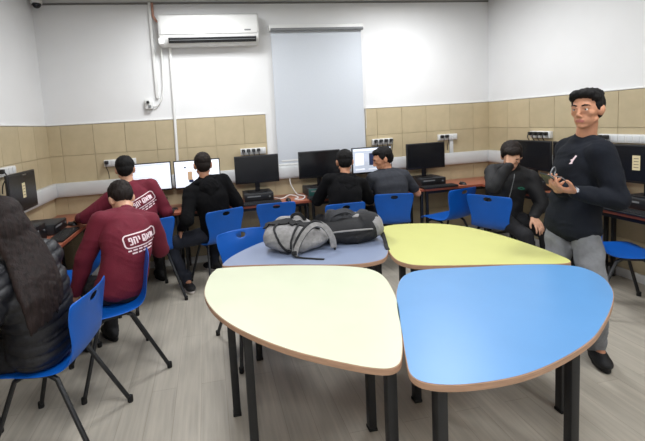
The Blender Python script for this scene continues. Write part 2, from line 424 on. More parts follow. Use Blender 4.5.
bm = bmesh.new(); bmesh.ops.create_uvsphere(bm, u_segments=16, v_segments=10, radius=.042, matrix=Matrix.Translation((0, 0, -.035))); obj('dome', bm, M['screen_off'], dc, sm=60)

def socket_strip(loc, rz, wd, nplug, label, name='socket_strip', plugs_top=True):
    s = thing(name, label, 'socket', loc, rz, group=None)
    obj('back_box', box((0, -.02, 0), (wd, .04, .075), bevel=.004), M['white_plastic'], s)
    n = max(2, int(wd / .06))
    for k in range(n):
        x = -wd / 2 + (k + .5) * wd / n
        obj('outlet', box((x, -.042, 0), (wd / n - .01, .006, .052), bevel=.002), M['trunk'], s)
    for k in range(nplug):
        x = -wd / 2 + (k + .5) * wd / max(nplug, n)
        p = obj('plug', box((x, -.065, .012), (.038, .045, .038), bevel=.008), M['black_plastic'], s)
        obj('plug_cord', tube(spline([(x, -.085, .01), (x, -.10, -.03), (x + .01, -.06, -.10), (x + .01, -.05, -.17)], 5), .0045, 6), M['black_plastic'], p)
    return s
WY = YB - .012
socket_strip((.525, WY, 1.285), 0, .30, 4, 'white socket strip with four black plugs above the dark monitor left of the blind')
socket_strip((2.16, WY, 1.29), 0, .27, 4, 'white socket strip with four black plugs on the tiles just right of the blind')
socket_strip((3.06, WY, 1.29), 0, .26, 2, 'white socket strip with two black plugs near the right corner of the back wall')
socket_strip((-.98, WY, 1.265), 0, .34, 1, 'long white socket strip above the leftmost lit monitor on the back wall')
socket_strip((XR - .012, 3.82, 1.30), -PI / 2, .27, 4, 'white socket strip with plugs on the right wall above the corner monitor')
socket_strip((XR - .012, 2.90, 1.28), -PI / 2, .50, 2, 'long white socket strip on the right wall behind the standing boy')
socket_strip((XL + .012, 3.62, 1.33), PI / 2, .34, 1, 'white socket strip on the left wall behind the two left monitors')
tag(obj('cable_duct', box((3.12, WY - .012, 1.165), (.045, .024, .17), bevel=.003), M['trunk']), 'short white duct below the socket strip near the right corner', 'duct')

# ------------------------------------------------------------ computer desks
def desk(name_loc, length, depth, rz, label, group, legs=True):
    t = thing('computer_desk', label, 'desk', name_loc, rz, group)
    obj('desktop', box((0, 0, .715), (length - .004, depth, .026), bevel=.002), M['desk'], t)
    obj('edge_band', box((0, -depth / 2 - .0015, .715), (length - .004, .003, .026)), M['desk_edge'], t)
    obj('apron', box((0, -depth / 2 + .045, .682), (length - .06, .025, .038), bevel=.002), M['black_metal'], t)
    for sx in (-1, 1):
        for yy in (-depth / 2 + .045, depth / 2 - .06):
            lg = obj('leg', box((sx * (length / 2 - .035), yy, .351), (.03, .03, .70), bevel=.004), M['black_metal'], t)
        obj('cross_rail', box((sx * (length / 2 - .035), 0, .12), (.025, depth - .12, .025), bevel=.003), M['black_metal'], t)
    return t
DD = .48
bx = [-1.70, -.34, 1.08, 2.47, 3.67]
bl_lab = ['reddish desk in the far left corner under the leftmost lit monitor', 'reddish desk along the back wall left of the blind', 'reddish desk along the back wall under the blind', 'reddish desk along the back wall in the far right corner']
for k in range(4):
    desk(((bx[k] + bx[k + 1]) / 2, YB - .012 - .24 - .005, 0), bx[k + 1] - bx[k], DD, 0, bl_lab[k], 'computer desks along the back wall')
ly = [4.185, 3.0, 1.815, .63]
for k, lb in enumerate(['reddish desk along the left wall with keyboard and mouse on it', 'reddish desk along the left wall beside the long-haired girl', 'reddish desk along the left wall nearest the viewer, out of the picture']):
    desk((XL + .012 + .245, (ly[k] + ly[k + 1]) / 2, 0), ly[k] - ly[k + 1], DD, PI / 2, lb, 'computer desks along the left wall')
for k, lb in enumerate(['reddish desk along the right wall beside the boy who hides his face', 'reddish desk along the right wall behind the standing boy', 'reddish desk along the right wall nearest the viewer, out of the picture']):
    desk((XR - .012 - .245, (ly[k] + ly[k + 1]) / 2, 0), ly[k] - ly[k + 1], DD, -PI / 2, lb, 'computer desks along the right wall')

# ------------------------------------------------------------ computers
def monitor(loc, rz, label, screen='off', sticker=False, sx_=.0, wd=.50, ht=.315, bottom=.115, tilt=0.0):
    t = thing('monitor', label, 'monitor', loc, rz)
    zc = bottom + ht / 2
    R = Matrix.Rotation(tilt, 3, 'X')
    bm = bmesh.new(); add_box(bm, (0, 0, 0), (wd, .022, ht), bevel=.004)
    add_box(bm, (0, .018, -.01), (wd * .6, .025, ht * .6), bevel=.01)
    pn = obj('panel', bm, M['black_plastic'], t, loc=(0, 0, zc)); pn.rotation_euler = (tilt, 0, 0)
    sm_ = {'off': M['screen_off'], 'white': M['screen_white'], 'photo': M['screen_white'], 'page': M['screen_grey']}[screen]
    bz = .011
    scr = obj('screen', box((0, -.0115, .004), (wd - 2 * bz, .002, ht - 2 * bz - .010)), sm_, pn, sm=None)
    sw_, sh = wd - 2 * bz, ht - 2 * bz - .01
    def patch(u0, v0, u1, v1, m, nm):
        cx, cz = (u0 + u1) / 2 * sw_ - sw_ / 2, (v0 + v1) / 2 * sh - sh / 2 + .004
        return (cx, -.0131, cz), ((u1 - u0) * sw_, .0008, (v1 - v0) * sh)
    def patches(lst, m, nm):
        if nm in ('picture', 'figure'):
            for q in lst:
                c, s = patch(*q, m, nm); obj(nm, box(c, s), m, pn, sm=None)
            return
        bm = bmesh.new()
        for q in lst:
            c, s = patch(*q, m, nm); add_box(bm, c, s)
        obj(nm, bm, m, pn, sm=None)
    if screen == 'white':
        patches([(.06, .86 - k * .075, .55 + .35 * ((k * 7) % 5) / 5, .875 - k * .075) for k in range(10)], M['screen_line'], 'page_text')
        patches([(.02, .93, .98, .97)], M['screen_line'], 'toolbar')
    if screen == 'photo':
        patches([(.30, .74, .52, .77)], M['screen_line'], 'page_text')
        patches([(.28, .28, .38, .60), (.60, .55, .68, .80)], M['screen_tan'], 'picture')
        patches([(.30, .18, .40, .28), (.66, .40, .74, .72), (.21, .74, .25, .80)], M['screen_navy'], 'figure')
    if screen == 'page':
        patches([(.02, .90, .98, .97), (.06, .10, .30, .16), (.40, .10, .9, .14)], M['screen_white'], 'toolbar')
        patches([(.42, .28, .74, .78)], M['screen_navy'], 'video_window')
        patches([(.56, .46, .66, .70), (.06, .3, .28, .8)], M['screen_white'], 'picture')
        patches([(.30, .45, .38, .75)], M['screen_line'], 'side_picture')
    if sticker:
        st = obj('paper_sticker', box((sx_, -.0135, .01), (wd * .11, .001, ht * .38)), M['label'], pn, sm=None)
        st['label'] = 'cream paper label stuck on the dark screen'
        bm = bmesh.new()
        for k in range(4): add_box(bm, (sx_, -.0143, .045 - k * .024), (wd * .07, .0006, .006))
        obj('sticker_print', bm, M['ink'], pn, sm=None)
        bm = bmesh.new()
        for k in range(5): add_box(bm, (wd * .02 + k * .014, -.0132, ht / 2 - .024), (.010, .0006, .009))
        obj('bezel_lettering', bm, M['ink'], pn, sm=None)
    bm = bmesh.new(); add_box(bm, (0, .045, (bottom + .08) / 2 + .006), (.055, .02, bottom + .08), bevel=.005)
    add_box(bm, (0, .035, zc - .03), (.09, .03, .07), bevel=.006); obj('stand_neck', bm, M['black_plastic'], t)
    bm = bmesh.new(); add_prism(bm, [(.12 * math.cos(a), .05 + .075 * math.sin(a)) for a in [2 * PI * k / 24 for k in range(24)]], 0, .012)
    obj('stand_base', bm, M['black_plastic'], t)
    return t

def pc(loc, rz, label, green=False, wd=.33, dp=.30, ht=.095):
    t = thing('desktop_computer', label, 'computer', loc, rz)
    obj('case', box((0, 0, ht / 2 + .004), (wd, dp, ht - .004), bevel=.004), M['dark_plastic'], t)
    fp = obj('front_panel', box((0, -dp / 2 - .004, ht / 2 + .004), (wd - .006, .012, ht - .012), bevel=.003), M['green_panel'] if green else M['black_plastic'], t)
    obj('drive_slot', box((-wd * .18, -dp / 2 - .0105, ht * .72), (.15, .002, .014)), M['grey_plastic'], fp)
    bm = bmesh.new(); add_cyl(bm, (wd * .36, -dp / 2 - .008, ht * .6), (wd * .36, -dp / 2 - .013, ht * .6), .010, 12); obj('power_button', bm, M['grey_plastic'], fp)
    for sx in (-1, 1):
        for sy in (-1, 1): obj('rubber_foot', box((sx * (wd / 2 - .03), sy * (dp / 2 - .03), .003), (.02, .02, .006)), M['rubber'], t)
    return t

def keyboard(loc, rz, label):
    t = thing('keyboard', label, 'keyboard', loc, rz)
    obj('keyboard_case', box((0, 0, .009), (.44, .14, .016), bevel=.004), M['black_plastic'], t)
    bm = bmesh.new()
    for r in range(5):
        for c in range(18):
            if r == 0 and 4 <= c <= 8:
                if c == 4: add_box(bm, (-.205 + 6 * .0242, -.05, .020), (.115, .017, .006))
                continue
            add_box(bm, (-.205 + c * .0242, -.05 + r * .024, .020), (.019, .018, .006))
    k = obj('keys', bm, M['keys'], t, sm=None); k['kind'] = 'stuff'
    return t

def mouse(loc, rz, label):
    t = thing('computer_mouse', label, 'mouse', loc, rz)
    bm = bmesh.new(); bmesh.ops.create_uvsphere(bm, u_segments=14, v_segments=8, radius=1)
    bmesh.ops.scale(bm, vec=(.03, .055, .034), verts=bm.verts)
    for v in bm.verts: v.co.z = max(v.co.z, 0)
    obj('mouse_shell', bm, M['black_plastic'], t, sm=60)
    obj('scroll_wheel', box((0, .03, .028), (.007, .018, .012), bevel=.002), M['grey_plastic'], t)
    return t

DZ = .7285
PY = 4.50
mons = [(-.665, 'white', 'leftmost lit monitor on the back desk, showing a plain white page', 4.46, .04), (-.135, 'photo', 'lit monitor showing a white page with small pictures, behind the hooded boy', 4.44, .03),
        (.525, 'off', 'switched-off black monitor on the back desk just left of the blind', 4.44, 0), (1.26, 'off', 'switched-off black monitor standing in front of the blind', 4.44, 0),
        (1.905, 'page', 'lit monitor showing a web page with a dark video window', 4.44, 0), (2.60, 'off', 'switched-off black monitor on the back desk farthest right', 4.44, -.02)]
pcl = ['low black desktop computer under the leftmost lit monitor of the back desk', 'low black desktop computer under the monitor in front of the hooded boy', 'low black desktop computer under the dark monitor left of the blind',
       'low desktop computer with a teal front under the monitor at the blind', 'low black desktop computer under the monitor with the video window', 'low black desktop computer under the rightmost monitor of the back desk']
for i, (x, s, lb, y, rz) in enumerate(mons):
    pc((x + (.06 if i == 5 else 0), PY, DZ), 0, pcl[i], green=(i == 3))
    monitor((x, y - .03, DZ + .0955), rz, lb, s)
kx = [(-.62, 'black keyboard on the desk in front of the leftmost lit monitor'), (-.1, 'black keyboard in front of the hooded boy'), (.53, 'black keyboard below the dark monitor left of the blind'), (1.28, 'black keyboard in front of the boy seated before the blind'), (1.92, 'black keyboard in front of the boy in the grey T-shirt'), (2.66, 'black keyboard below the rightmost monitor of the back desk')]
for x, lb in kx: keyboard((x, 4.245 if x > 0 else 4.245, DZ), 0, lb)
mouse((3.0, 4.27, DZ), .2, 'black mouse on the back desk right of the rightmost keyboard')
mouse((.84, 4.27, DZ), .1, 'black mouse beside the keyboard left of the blind')
# right wall machines (screens face the room, -x)
RZ = -PI / 2
RX = 3.44
for y, lb, lb2, lb3, st in [(3.69, 'black monitor in the right corner behind the boy who hides his face', 'low black desktop computer on the right desk near the corner', 'black keyboard on the right desk near the corner', False),
                        (3.17, 'black monitor on the right desk hidden partly by the standing boy', 'low black desktop computer under the monitor left of the standing boy', 'black keyboard on the right desk left of the standing boy', False),
                        (2.57, 'black monitor with a cream paper label, at the right edge of the picture', 'low black desktop computer under the labelled monitor on the right', 'black keyboard at the edge of the right desk by the labelled monitor', True)]:
    pc((3.51, y, DZ), RZ, lb2)
    monitor((3.42, y, DZ + .0955), RZ + (0.12 if st else 0), lb, 'off', sticker=st, sx_=-.055)
    keyboard((3.235, y, DZ), RZ, lb3)
# left wall machines (screens face +x)
LZ = PI / 2
monitor((-1.50, 3.47, DZ + .0955 + .06), LZ + .02, 'black monitor with a cream paper label on the left desk', 'off', sticker=True, bottom=.13)
pc((-1.55, 3.43, DZ), LZ, 'low black desktop computer under the labelled monitor on the left desk', ht=.155, dp=.27)
monitor((-1.50, 2.86, DZ + .0955), LZ, 'black monitor at the left edge of the picture behind the long-haired girl', 'off', bottom=.16)
pc((-1.53, 2.86, DZ), LZ, 'low black desktop computer at the left edge behind the long-haired girl')
pc((-1.54, 3.86, DZ), LZ, 'low black desktop computer lying on the left desk in front of the corner', wd=.30, dp=.30)
keyboard((-1.30, 3.66, DZ), LZ, 'black keyboard on the left desk close to the maroon-clad boy')
mouse((-1.36, 4.08, DZ), 1.2, 'black mouse on the desk in the left corner')
tag(obj('tangled_cable', tube(spline([(.72, 4.5, DZ + .006), (.80, 4.40, DZ + .008), (.90, 4.46, DZ + .03), (.98, 4.38, DZ + .008), (.92, 4.30, DZ + .006), (1.0, 4.26, DZ + .006), (1.05, 4.36, DZ + .02), (1.0, 4.52, DZ + .02), (.95, 4.60, DZ + .12), (.94, 4.618, DZ + .2)], 6), .006, 6), M['white_plastic']), 'tangle of pale cable on the back desk below the left edge of the blind', 'cable')
tag(obj('coiled_cable', tube(spline([(-.42 + .05 * math.cos(a), 4.33 + .04 * math.sin(a), DZ + .008 + .003 * a / 2) for a in np.linspace(0, 9, 16)], 3), .005, 6), M['black_plastic']), 'coiled black cable on the back desk between the two lit monitors', 'cable')

# ------------------------------------------------------------ chairs
def chair_proto():
    t = thing('classroom_chair', 'x', 'chair')
    prof = [(.215, .425), (.205, .447), (.15, .458), (.05, .450), (-.06, .446), (-.14, .455), (-.185, .49), (-.205, .55), (-.215, .62), (-.225, .69), (-.238, .745), (-.25, .785), (-.256, .808)]
    wid = [.165, .19, .205, .21, .205, .195, .178, .168, .178, .198, .205, .202, .186]
    us = [-1, -.86, -.64, -.40, -.19, .19, .40, .64, .86, 1]
    bm = bmesh.new(); G = []
    for i, ((y, z), wv) in enumerate(zip(prof, wid)):
        row = []
        for u in us:
            back = max(0, (i - 5) / 7)
            yy = y + back * .035 * u * u + (0.0 if i < 9 else 0)
            zz = z + (1 - back) * (.012 * u * u if i > 1 else -.004 * u * u) - (.0 if i < 12 else .008 * u * u)
            row.append(bm.verts.new((u * wv, yy, zz)))
        G.append(row)
    for i in range(len(prof) - 1):
        for j in range(len(us) - 1):
            if i == 10 and j == 4: continue                      # hand slot
            bm.faces.new((G[i][j], G[i][j + 1], G[i + 1][j + 1], G[i + 1][j]))
    me = bpy.data.meshes.new('tmp'); bmesh.ops.recalc_face_normals(bm, faces=bm.faces); bm.to_mesh(me); bm.free()
    me = bake(me, [('SOLIDIFY', dict(thickness=.007, offset=0)), ('SUBSURF', dict(levels=2, render_levels=2))])
    obj('shell', me, M['blue_plastic'], t, sm=50)
    r = .0125
    for sx in (-1, 1):
        x = sx * .15
        # side frame: front and rear leg joined by an arch under the seat
        for k, (yt, yb) in enumerate(((.09, .245), (-.075, -.285))):
            top = (x, yt, .425); foot = (x + sx * .075, yb, .012)
            pts = [(x, yt * .45, .436), (x, yt * .8, .434), (x + sx * .003, yt + .022 * (1 if yt > 0 else -1), .412), foot]
            lg = obj('leg', tube(spline([pts[0], pts[1], pts[2]], 4)[:-1] + [Vector(pts[2]), Vector(foot)], r, 10), M['black_metal'], t)
            bm = bmesh.new(); add_cyl(bm, (foot[0], foot[1], 0), (foot[0], foot[1], .035), .0165, 10)
            obj('foot_cap', bm, M['rubber'], lg)
    bm = bmesh.new()
    for sx in (-1, 1): add_tube(bm, [(sx * .15, -.04, .436), (sx * .15, .05, .436)], r, 8)
    for yy in (.03, -.03): add_tube(bm, [(-.15, yy, .434), (.15, yy, .434)], .010, 8)
    obj('seat_frame', bm, M['black_metal'], t)
    return t

def bake(me, mods):
    o = bpy.data.objects.new('tmp', me); C.objects.link(o)
    for ty, kw in mods:
        m = o.modifiers.new(ty, ty)
        for k, v in kw.items(): setattr(m, k, v)
    dg = bpy.context.evaluated_depsgraph_get()
    out = bpy.data.meshes.new_from_object(o.evaluated_get(dg))
    bpy.data.objects.remove(o); return out

CH = {
 'girl': ((-.885, 2.17), (-.985, .16), 'blue plastic chair under the long-haired girl, nearest at the left edge'),
 'kid_b': ((-.72, 2.71), (-.9, -.44), 'blue plastic chair of the maroon-clad boy in front, seen edge-on'),
 'kid_a': ((-.63, 3.84), (-.42, .9), 'blue plastic chair of the maroon-clad boy in the left corner'),
 'hood': ((.03, 3.99), (-.39, .92), 'blue plastic chair of the boy in the black hooded top with his foot stretched out'),
 'empty1': ((.64, 4.10), (.03, 1), 'empty blue plastic chair pushed up to the back desk left of the blind'),
 'empty2': ((.26, 2.74), (.26, -.965), 'empty blue plastic chair behind the lavender table, facing it'),
 'blackboy': ((1.25, 3.77), (0, 1), 'blue plastic chair of the black-clad boy seated before the blind'),
 'grey': ((1.91, 3.99), (.23, .97), 'blue plastic chair of the boy in the grey T-shirt'),
 'empty3': ((2.55, 3.92), (-.24, .97), 'empty blue plastic chair by the back desk, partly behind another blue chair'),
 'face': ((2.76, 3.40), (.85, .53), 'blue plastic chair of the boy hiding his face, its back to the yellow table'),
 'left': ((-1.17, 3.30), (-.97, .12), 'empty blue plastic chair under the left desk, mostly hidden behind the maroon-clad boy'),
 'right': ((3.10, 2.49), (.90, -.43), 'empty blue plastic chair behind the standing boy at the right desk'),
}
proto = chair_proto(); first = True
for k, (xy, f, lb) in CH.items():
    c = proto if first else copy_tree(proto); first = False
    c.location = (xy[0], xy[1], 0); c.rotation_euler = (0, 0, yaw_of(f)); c['label'] = lb; c['group'] = 'blue classroom chairs'

# ------------------------------------------------------------ the four coloured tables
TB = {
 'cream': ([(.03, 2.425), (.28, 2.375), (.53, 2.30), (.76, 2.205), (.875, 2.115), (.905, 1.98), (.845, 1.72), (.74, 1.47), (.655, 1.30), (.60, 1.235), (.53, 1.238), (.41, 1.312), (.255, 1.435), (.116, 1.592), (.017, 1.745), (-.05, 1.913), (-.078, 2.091), (-.055, 2.285), (-.02, 2.39)],
   [(.05, 2.08), (.115, 1.78), (.725, 1.80), (.63, 1.36)], 'cream-topped petal-shaped table at the front left of the cluster'),
 'blue': ([(1.20, 2.005), (1.45, 1.955), (1.69, 1.905), (1.87, 1.845), (1.955, 1.765), (1.935, 1.64), (1.835, 1.503), (1.69, 1.385), (1.50, 1.264), (1.351, 1.186), (1.152, 1.119), (.966, 1.082), (.789, 1.085), (.67, 1.115), (.622, 1.17), (.65, 1.265), (.713, 1.415), (.80, 1.63), (.89, 1.81), (.985, 1.94), (1.08, 2.0)],
   [(1.05, 1.93), (.74, 1.20), (1.73, 1.67), (1.46, 1.36)], 'bright blue petal-shaped table at the front right of the cluster'),
 'yellow': ([(1.30, 2.90), (1.425, 2.945), (1.60, 2.92), (1.79, 2.83), (1.92, 2.66), (1.985, 2.44), (2.01, 2.20), (2.01, 2.0), (1.985, 1.865), (1.90, 1.845), (1.75, 1.89), (1.576, 1.945), (1.35, 2.01), (1.17, 2.075), (1.105, 2.14), (1.09, 2.24), (1.135, 2.43), (1.20, 2.66), (1.245, 2.82)],
   [(1.24, 2.26), (1.36, 2.22), (1.42, 2.78), (1.85, 2.1)], 'yellow petal-shaped table at the back right of the cluster'),
 'lavender': ([(.035, 2.49), (.10, 2.62), (.22, 2.76), (.38, 2.895), (.60, 2.99), (.85, 3.01), (1.07, 2.96), (1.205, 2.87), (1.235, 2.74), (1.19, 2.56), (1.12, 2.38), (1.04, 2.26), (.94, 2.215), (.80, 2.22), (.60, 2.285), (.35, 2.375), (.14, 2.43), (.06, 2.45)],
   [(1.06, 2.42), (.98, 2.34), (.24, 2.56), (.95, 2.88)], 'lavender-grey petal-shaped table at the back left of the cluster, with bags on it'),
}
tables = {}
for k, (out, legs, lb) in TB.items():
    cx = sum(p[0] for p in out) / len(out); cy = sum(p[1] for p in out) / len(out)
    t = thing('petal_table', lb, 'table', (cx, cy, 0), 0, 'coloured petal-shaped tables'); tables[k] = t
    pts = spline([(p[0] - cx, p[1] - cy, 0) for p in out], 6, closed=True)
    bm = bmesh.new(); add_prism(bm, [(p.x, p.y) for p in pts], .6935, .72)
    bmesh.ops.recalc_face_normals(bm, faces=bm.faces)
    tope = [e for e in bm.edges if e.calc_face_angle(0) > .9]
    bmesh.ops.bevel(bm, geom=tope, offset=.0025, segments=2, affect='EDGES')
    for f in bm.faces: f.material_index = 0 if f.calc_center_median().z > .7194 and f.normal.z > .5 else 1
    to = obj('tabletop', bm, [M['top_' + k], M['ply']], t, sm=30)
    # steel under-frame following the edge, inset
    ctr = Vector((0, 0, 0)); fr = [Vector((p.x * .80, p.y * .80, .675)) for p in pts[::3]]; fr.append(fr[0])
    obj('under_frame', tube(fr, 0, flat=(.02, .034), up=(0, 0, 1)), M['black_metal'], t)
    for (x, y) in legs:
        lg = obj('leg', box((x - cx, y - cy, .354), (.042, .042, .68), bevel=.006), M['black_metal'], t)
        obj('foot_cap', box((x - cx, y - cy, .008), (.046, .046, .016), bevel=.003), M['rubber'], lg)
# ------------------------------------------------------------ people
class Blob:
    def __init__(s): s.v = []; s.f = []
    def _grid(s, rings, c0, c1):
        base = len(s.v); m = len(rings[0])
        s.v.append(c0)
        for r in rings: s.v.extend(r)
        s.v.append(c1); last = len(s.v) - 1
        for k in range(m): s.f.append((base, base + 1 + (k + 1) % m, base + 1 + k))
        for i in range(len(rings) - 1):
            a = base + 1 + i * m; b = a + m
            for k in range(m): s.f.append((a + k, a + (k + 1) % m, b + (k + 1) % m, b + k))
        a = base + 1 + (len(rings) - 1) * m
        for k in range(m): s.f.append((a + k, a + (k + 1) % m, last))
    def cap(s, a, b, ra, rb, n=16):
        a = Vector(a); b = Vector(b); d = b - a; L = d.length
        if L < 1e-6: return s.ell(a, (ra, ra, ra))
        d /= L; u = d.orthogonal().normalized(); v = d.cross(u); rings = []
        for k in range(1, 5):
            t = k / 4 * PI / 2; rings.append((a - d * ra * math.cos(t), ra * math.sin(t)))
        for k in range(0, 4):
            t = k / 4 * PI / 2; rings.append((b + d * rb * math.sin(t), rb * math.cos(t)))
        R = [[c + (u * math.cos(2 * PI * j / n) + v * math.sin(2 * PI * j / n)) * r for j in range(n)] for c, r in rings]
        s._grid(R, a - d * ra, b + d * rb)
    def chain(s, pts, rs):
        for i in range(len(pts) - 1): s.cap(pts[i], pts[i + 1], rs[i], rs[i + 1])
    def ell(s, c, r, F=None, n=18, m=11):
        c = Vector(c); F = F or Matrix.Identity(3); R = []
        for k in range(1, m):
            t = PI * k / m - PI / 2
            R.append([c + F @ Vector((r[0] * math.cos(t) * math.cos(2 * PI * j / n), r[1] * math.cos(t) * math.sin(2 * PI * j / n), r[2] * math.sin(t))) for j in range(n)])
        s._grid(R, c + F @ Vector((0, 0, -r[2])), c + F @ Vector((0, 0, r[2])))
    def mesh(s, voxel, it=4):
        me = bpy.data.meshes.new('blob'); me.from_pydata([tuple(x) for x in s.v], [], s.f)
        bm = bmesh.new(); bm.from_mesh(me); bmesh.ops.recalc_face_normals(bm, faces=bm.faces); bm.to_mesh(me); bm.free()
        return bake(me, [('REMESH', dict(mode='VOXEL', voxel_size=voxel)), ('SMOOTH', dict(factor=.5, iterations=it))])

def frame(f, up=(0, 0, 1)):
    f = Vector(f).normalized(); up = Vector(up); r = f.cross(up).normalized(); u = r.cross(f).normalized()
    return Matrix((r, f, u)).transposed()          # columns: right, forward, up
def tframe(f, up):                                   # up kept exactly
    up = Vector(up).normalized(); f = Vector(f); r = f.cross(up).normalized(); f2 = up.cross(r).normalized()
    return Matrix((r, f2, up)).transposed()

def ik(a, c, l1, l2, pole):
    a = Vector(a); c = Vector(c); d = c - a; L = d.length
    if L > (l1 + l2) * .995: c = a + d * ((l1 + l2) * .995 / L); d = c - a; L = d.length
    n = d / L; x = (l1 * l1 - l2 * l2 + L * L) / (2 * L); h = math.sqrt(max(l1 * l1 - x * x, 0))
    p = Vector(pole) - a; p = p - n * p.dot(n)
    p = p.normalized() if p.length > 1e-5 else n.orthogonal()
    return a + n * x + p * h, c

def get_co(me):
    n = len(me.vertices); co = np.empty(n * 3, np.float32); me.vertices.foreach_get('co', co)
    no = np.empty(n * 3, np.float32); me.vertices.foreach_get('normal', no)
    return co.reshape(-1, 3), no.reshape(-1, 3)
def set_co(me, co): me.vertices.foreach_set('co', co.astype(np.float32).ravel()); me.update()

def folds(me, amp=.004, wl=.07, seed=0, zs=.55):
    """soft cloth folds: broad swells and a few narrower creases, running mostly round the limb"""
    co, no = get_co(me); rs = np.random.RandomState(seed + 11); d = np.zeros(len(co)); warp = np.zeros(len(co))
    for k in range(4):
        q = rs.normal(size=3); q /= np.linalg.norm(q); warp += np.sin(co @ q * 2 * PI / (wl * (3 + k)) + rs.rand() * 6)
    for k in range(4):
        q = rs.normal(size=3); q[2] /= zs; q /= np.linalg.norm(q)
        d += np.sin(co @ q * 2 * PI / (wl * (1.3 + .6 * k)) + warp * 1.1 + rs.rand() * 6) * .35
    q = rs.normal(size=3); q[2] /= zs; q /= np.linalg.norm(q); m = np.sin(warp * 1.3)
    s_ = np.sin(co @ q * 2 * PI / (wl * 1.1) + warp * 1.6); d += (1 - np.abs(s_)) ** 3 * np.clip(m, 0, 1) * .9
    set_co(me, co + no * (d * amp)[:, None])

def strands(me, amp=.004, seed=0, fr=95, F=None, c=None):
    co, no = get_co(me); rs = np.random.RandomState(seed); d = np.zeros(len(co))
    for k in range(7):
        q = rs.normal(size=3); q[2] *= .5; q /= np.linalg.norm(q); d += np.sin(co @ q * fr * (1 + .5 * k) + rs.rand() * 6 + 1.5 * np.sin(co @ rs.normal(size=3) * 30)) / 7
    set_co(me, co + no * (d * amp * 2)[:, None])

def quilt(me, chains, pitch=.06, amp=.013):
    """puffer quilting: ridges between stitched lines that run round each limb or the trunk"""
    co, no = get_co(me); best = np.full(len(co), 1e9); S = np.zeros(len(co))
    for pts, rad in chains:
        acc = 0
        for a, b in zip(pts, pts[1:]):
            a = np.array(a); b = np.array(b); d = b - a; L = np.linalg.norm(d); d = d / L
            t = np.clip((co - a) @ d, 0, L); dist = np.linalg.norm(co - a - t[:, None] * d, axis=1) / rad
            m = dist < best; best[m] = dist[m]; S[m] = (acc + ((co - a) @ d))[m]; acc += L
    ridge = np.abs(np.sin(PI * S / pitch)) ** .45
    set_co(me, co + no * ((ridge - .6) * amp)[:, None])

def hand(b, W, d, n, th, curl=.5, s=1.0, spread=1.0):
    """W wrist, d finger direction, n palm normal, th direction of the thumb side"""
    W = Vector(W); d = Vector(d).normalized(); th = Vector(th); th = (th - d * th.dot(d)).normalized()
    n = Vector(n); n = (n - d * n.dot(d) - th * n.dot(th)).normalized()
    K = []
    for i, o in enumerate((.030, .010, -.010, -.028)):
        k = W + d * (.086 - abs(i - 1) * .004) * s + th * o * s * spread; K.append(k)
        b.cap(W + th * o * .55 * s, k, .014 * s, .0115 * s, 10)
        b.cap(W + th * o * .55 * s + n * .006, k + n * .002, .012 * s, .010 * s, 10)
    for i, (k, ln) in enumerate(zip(K, (.92, 1.02, .95, .76))):
        p = k; a = curl * (.55 + .12 * i); dd = (d + th * (1.5 - i) * .05 * spread).normalized()
        for j, (seg, r0, r1) in enumerate(((.044, .0098, .0090), (.027, .0090, .0082), (.022, .0082, .0068))):
            q = p + (dd * math.cos(a) + n * math.sin(a)) * seg * ln * s
            b.cap(p, q, r0 * s, r1 * s, 10); p = q; a += curl * .9
    b.cap(W + d * .012 * s + th * .016 * s, W + d * .045 * s + th * .040 * s + n * .012 * s, .016 * s, .0125 * s, 10)
    t1 = W + d * .045 * s + th * .040 * s + n * .012 * s; t2 = t1 + (d * .75 + th * .45 + n * .35 * (1 + curl)).normalized() * .034 * s
    b.cap(t1, t2, .0118 * s, .0100 * s, 10); t3 = t2 + (d * .9 + th * .05 + n * .45).normalized() * .026 * s; b.cap(t2, t3, .0100 * s, .0080 * s, 10)

def head_shape(b, c, F, s):
    T = lambda p: Vector(c) + F @ (Vector(p) * s)
    E = lambda p, r: b.ell(T(p), tuple(x * s for x in r), F)
    E((0, -.018, .040), (.072, .094, .078)); E((0, .016, .012), (.064, .072, .080)); E((0, .026, -.045), (.051, .056, .060)); E((0, .058, -.090), (.019, .020, .018))
    for sx in (-1, 1):
        E((sx * .036, .047, -.014), (.024, .026, .024)); b.cap(T((sx * .046, -.002, -.050)), T((sx * .014, .050, -.089)), .017 * s, .015 * s)
        E((sx * .030, .073, .030), (.024, .012, .008)); E((sx * .070, -.008, -.004), (.016, .017, .030)); E((sx * .077, -.016, .004), (.010, .014, .026))
        E((sx * .011, .094, -.035), (.008, .010, .007))
        b.cap(T((sx * .018, .082, .0175)), T((sx * .042, .074, .016)), .0085 * s, .0075 * s)
        b.cap(T((sx * .018, .0785, -.003)), T((sx * .040, .072, -.002)), .0075 * s, .0065 * s)
    b.cap(T((0, .080, .022)), T((0, .102, -.026)), .0075 * s, .0105 * s); E((0, .062, -.056), (.032, .020, .028))
    b.cap(T((-.014, .0775, -.057)), T((.014, .0775, -.057)), .0068 * s, .0068 * s); b.cap(T((-.011, .077, -.067)), T((.011, .077, -.067)), .0072 * s, .0072 * s)

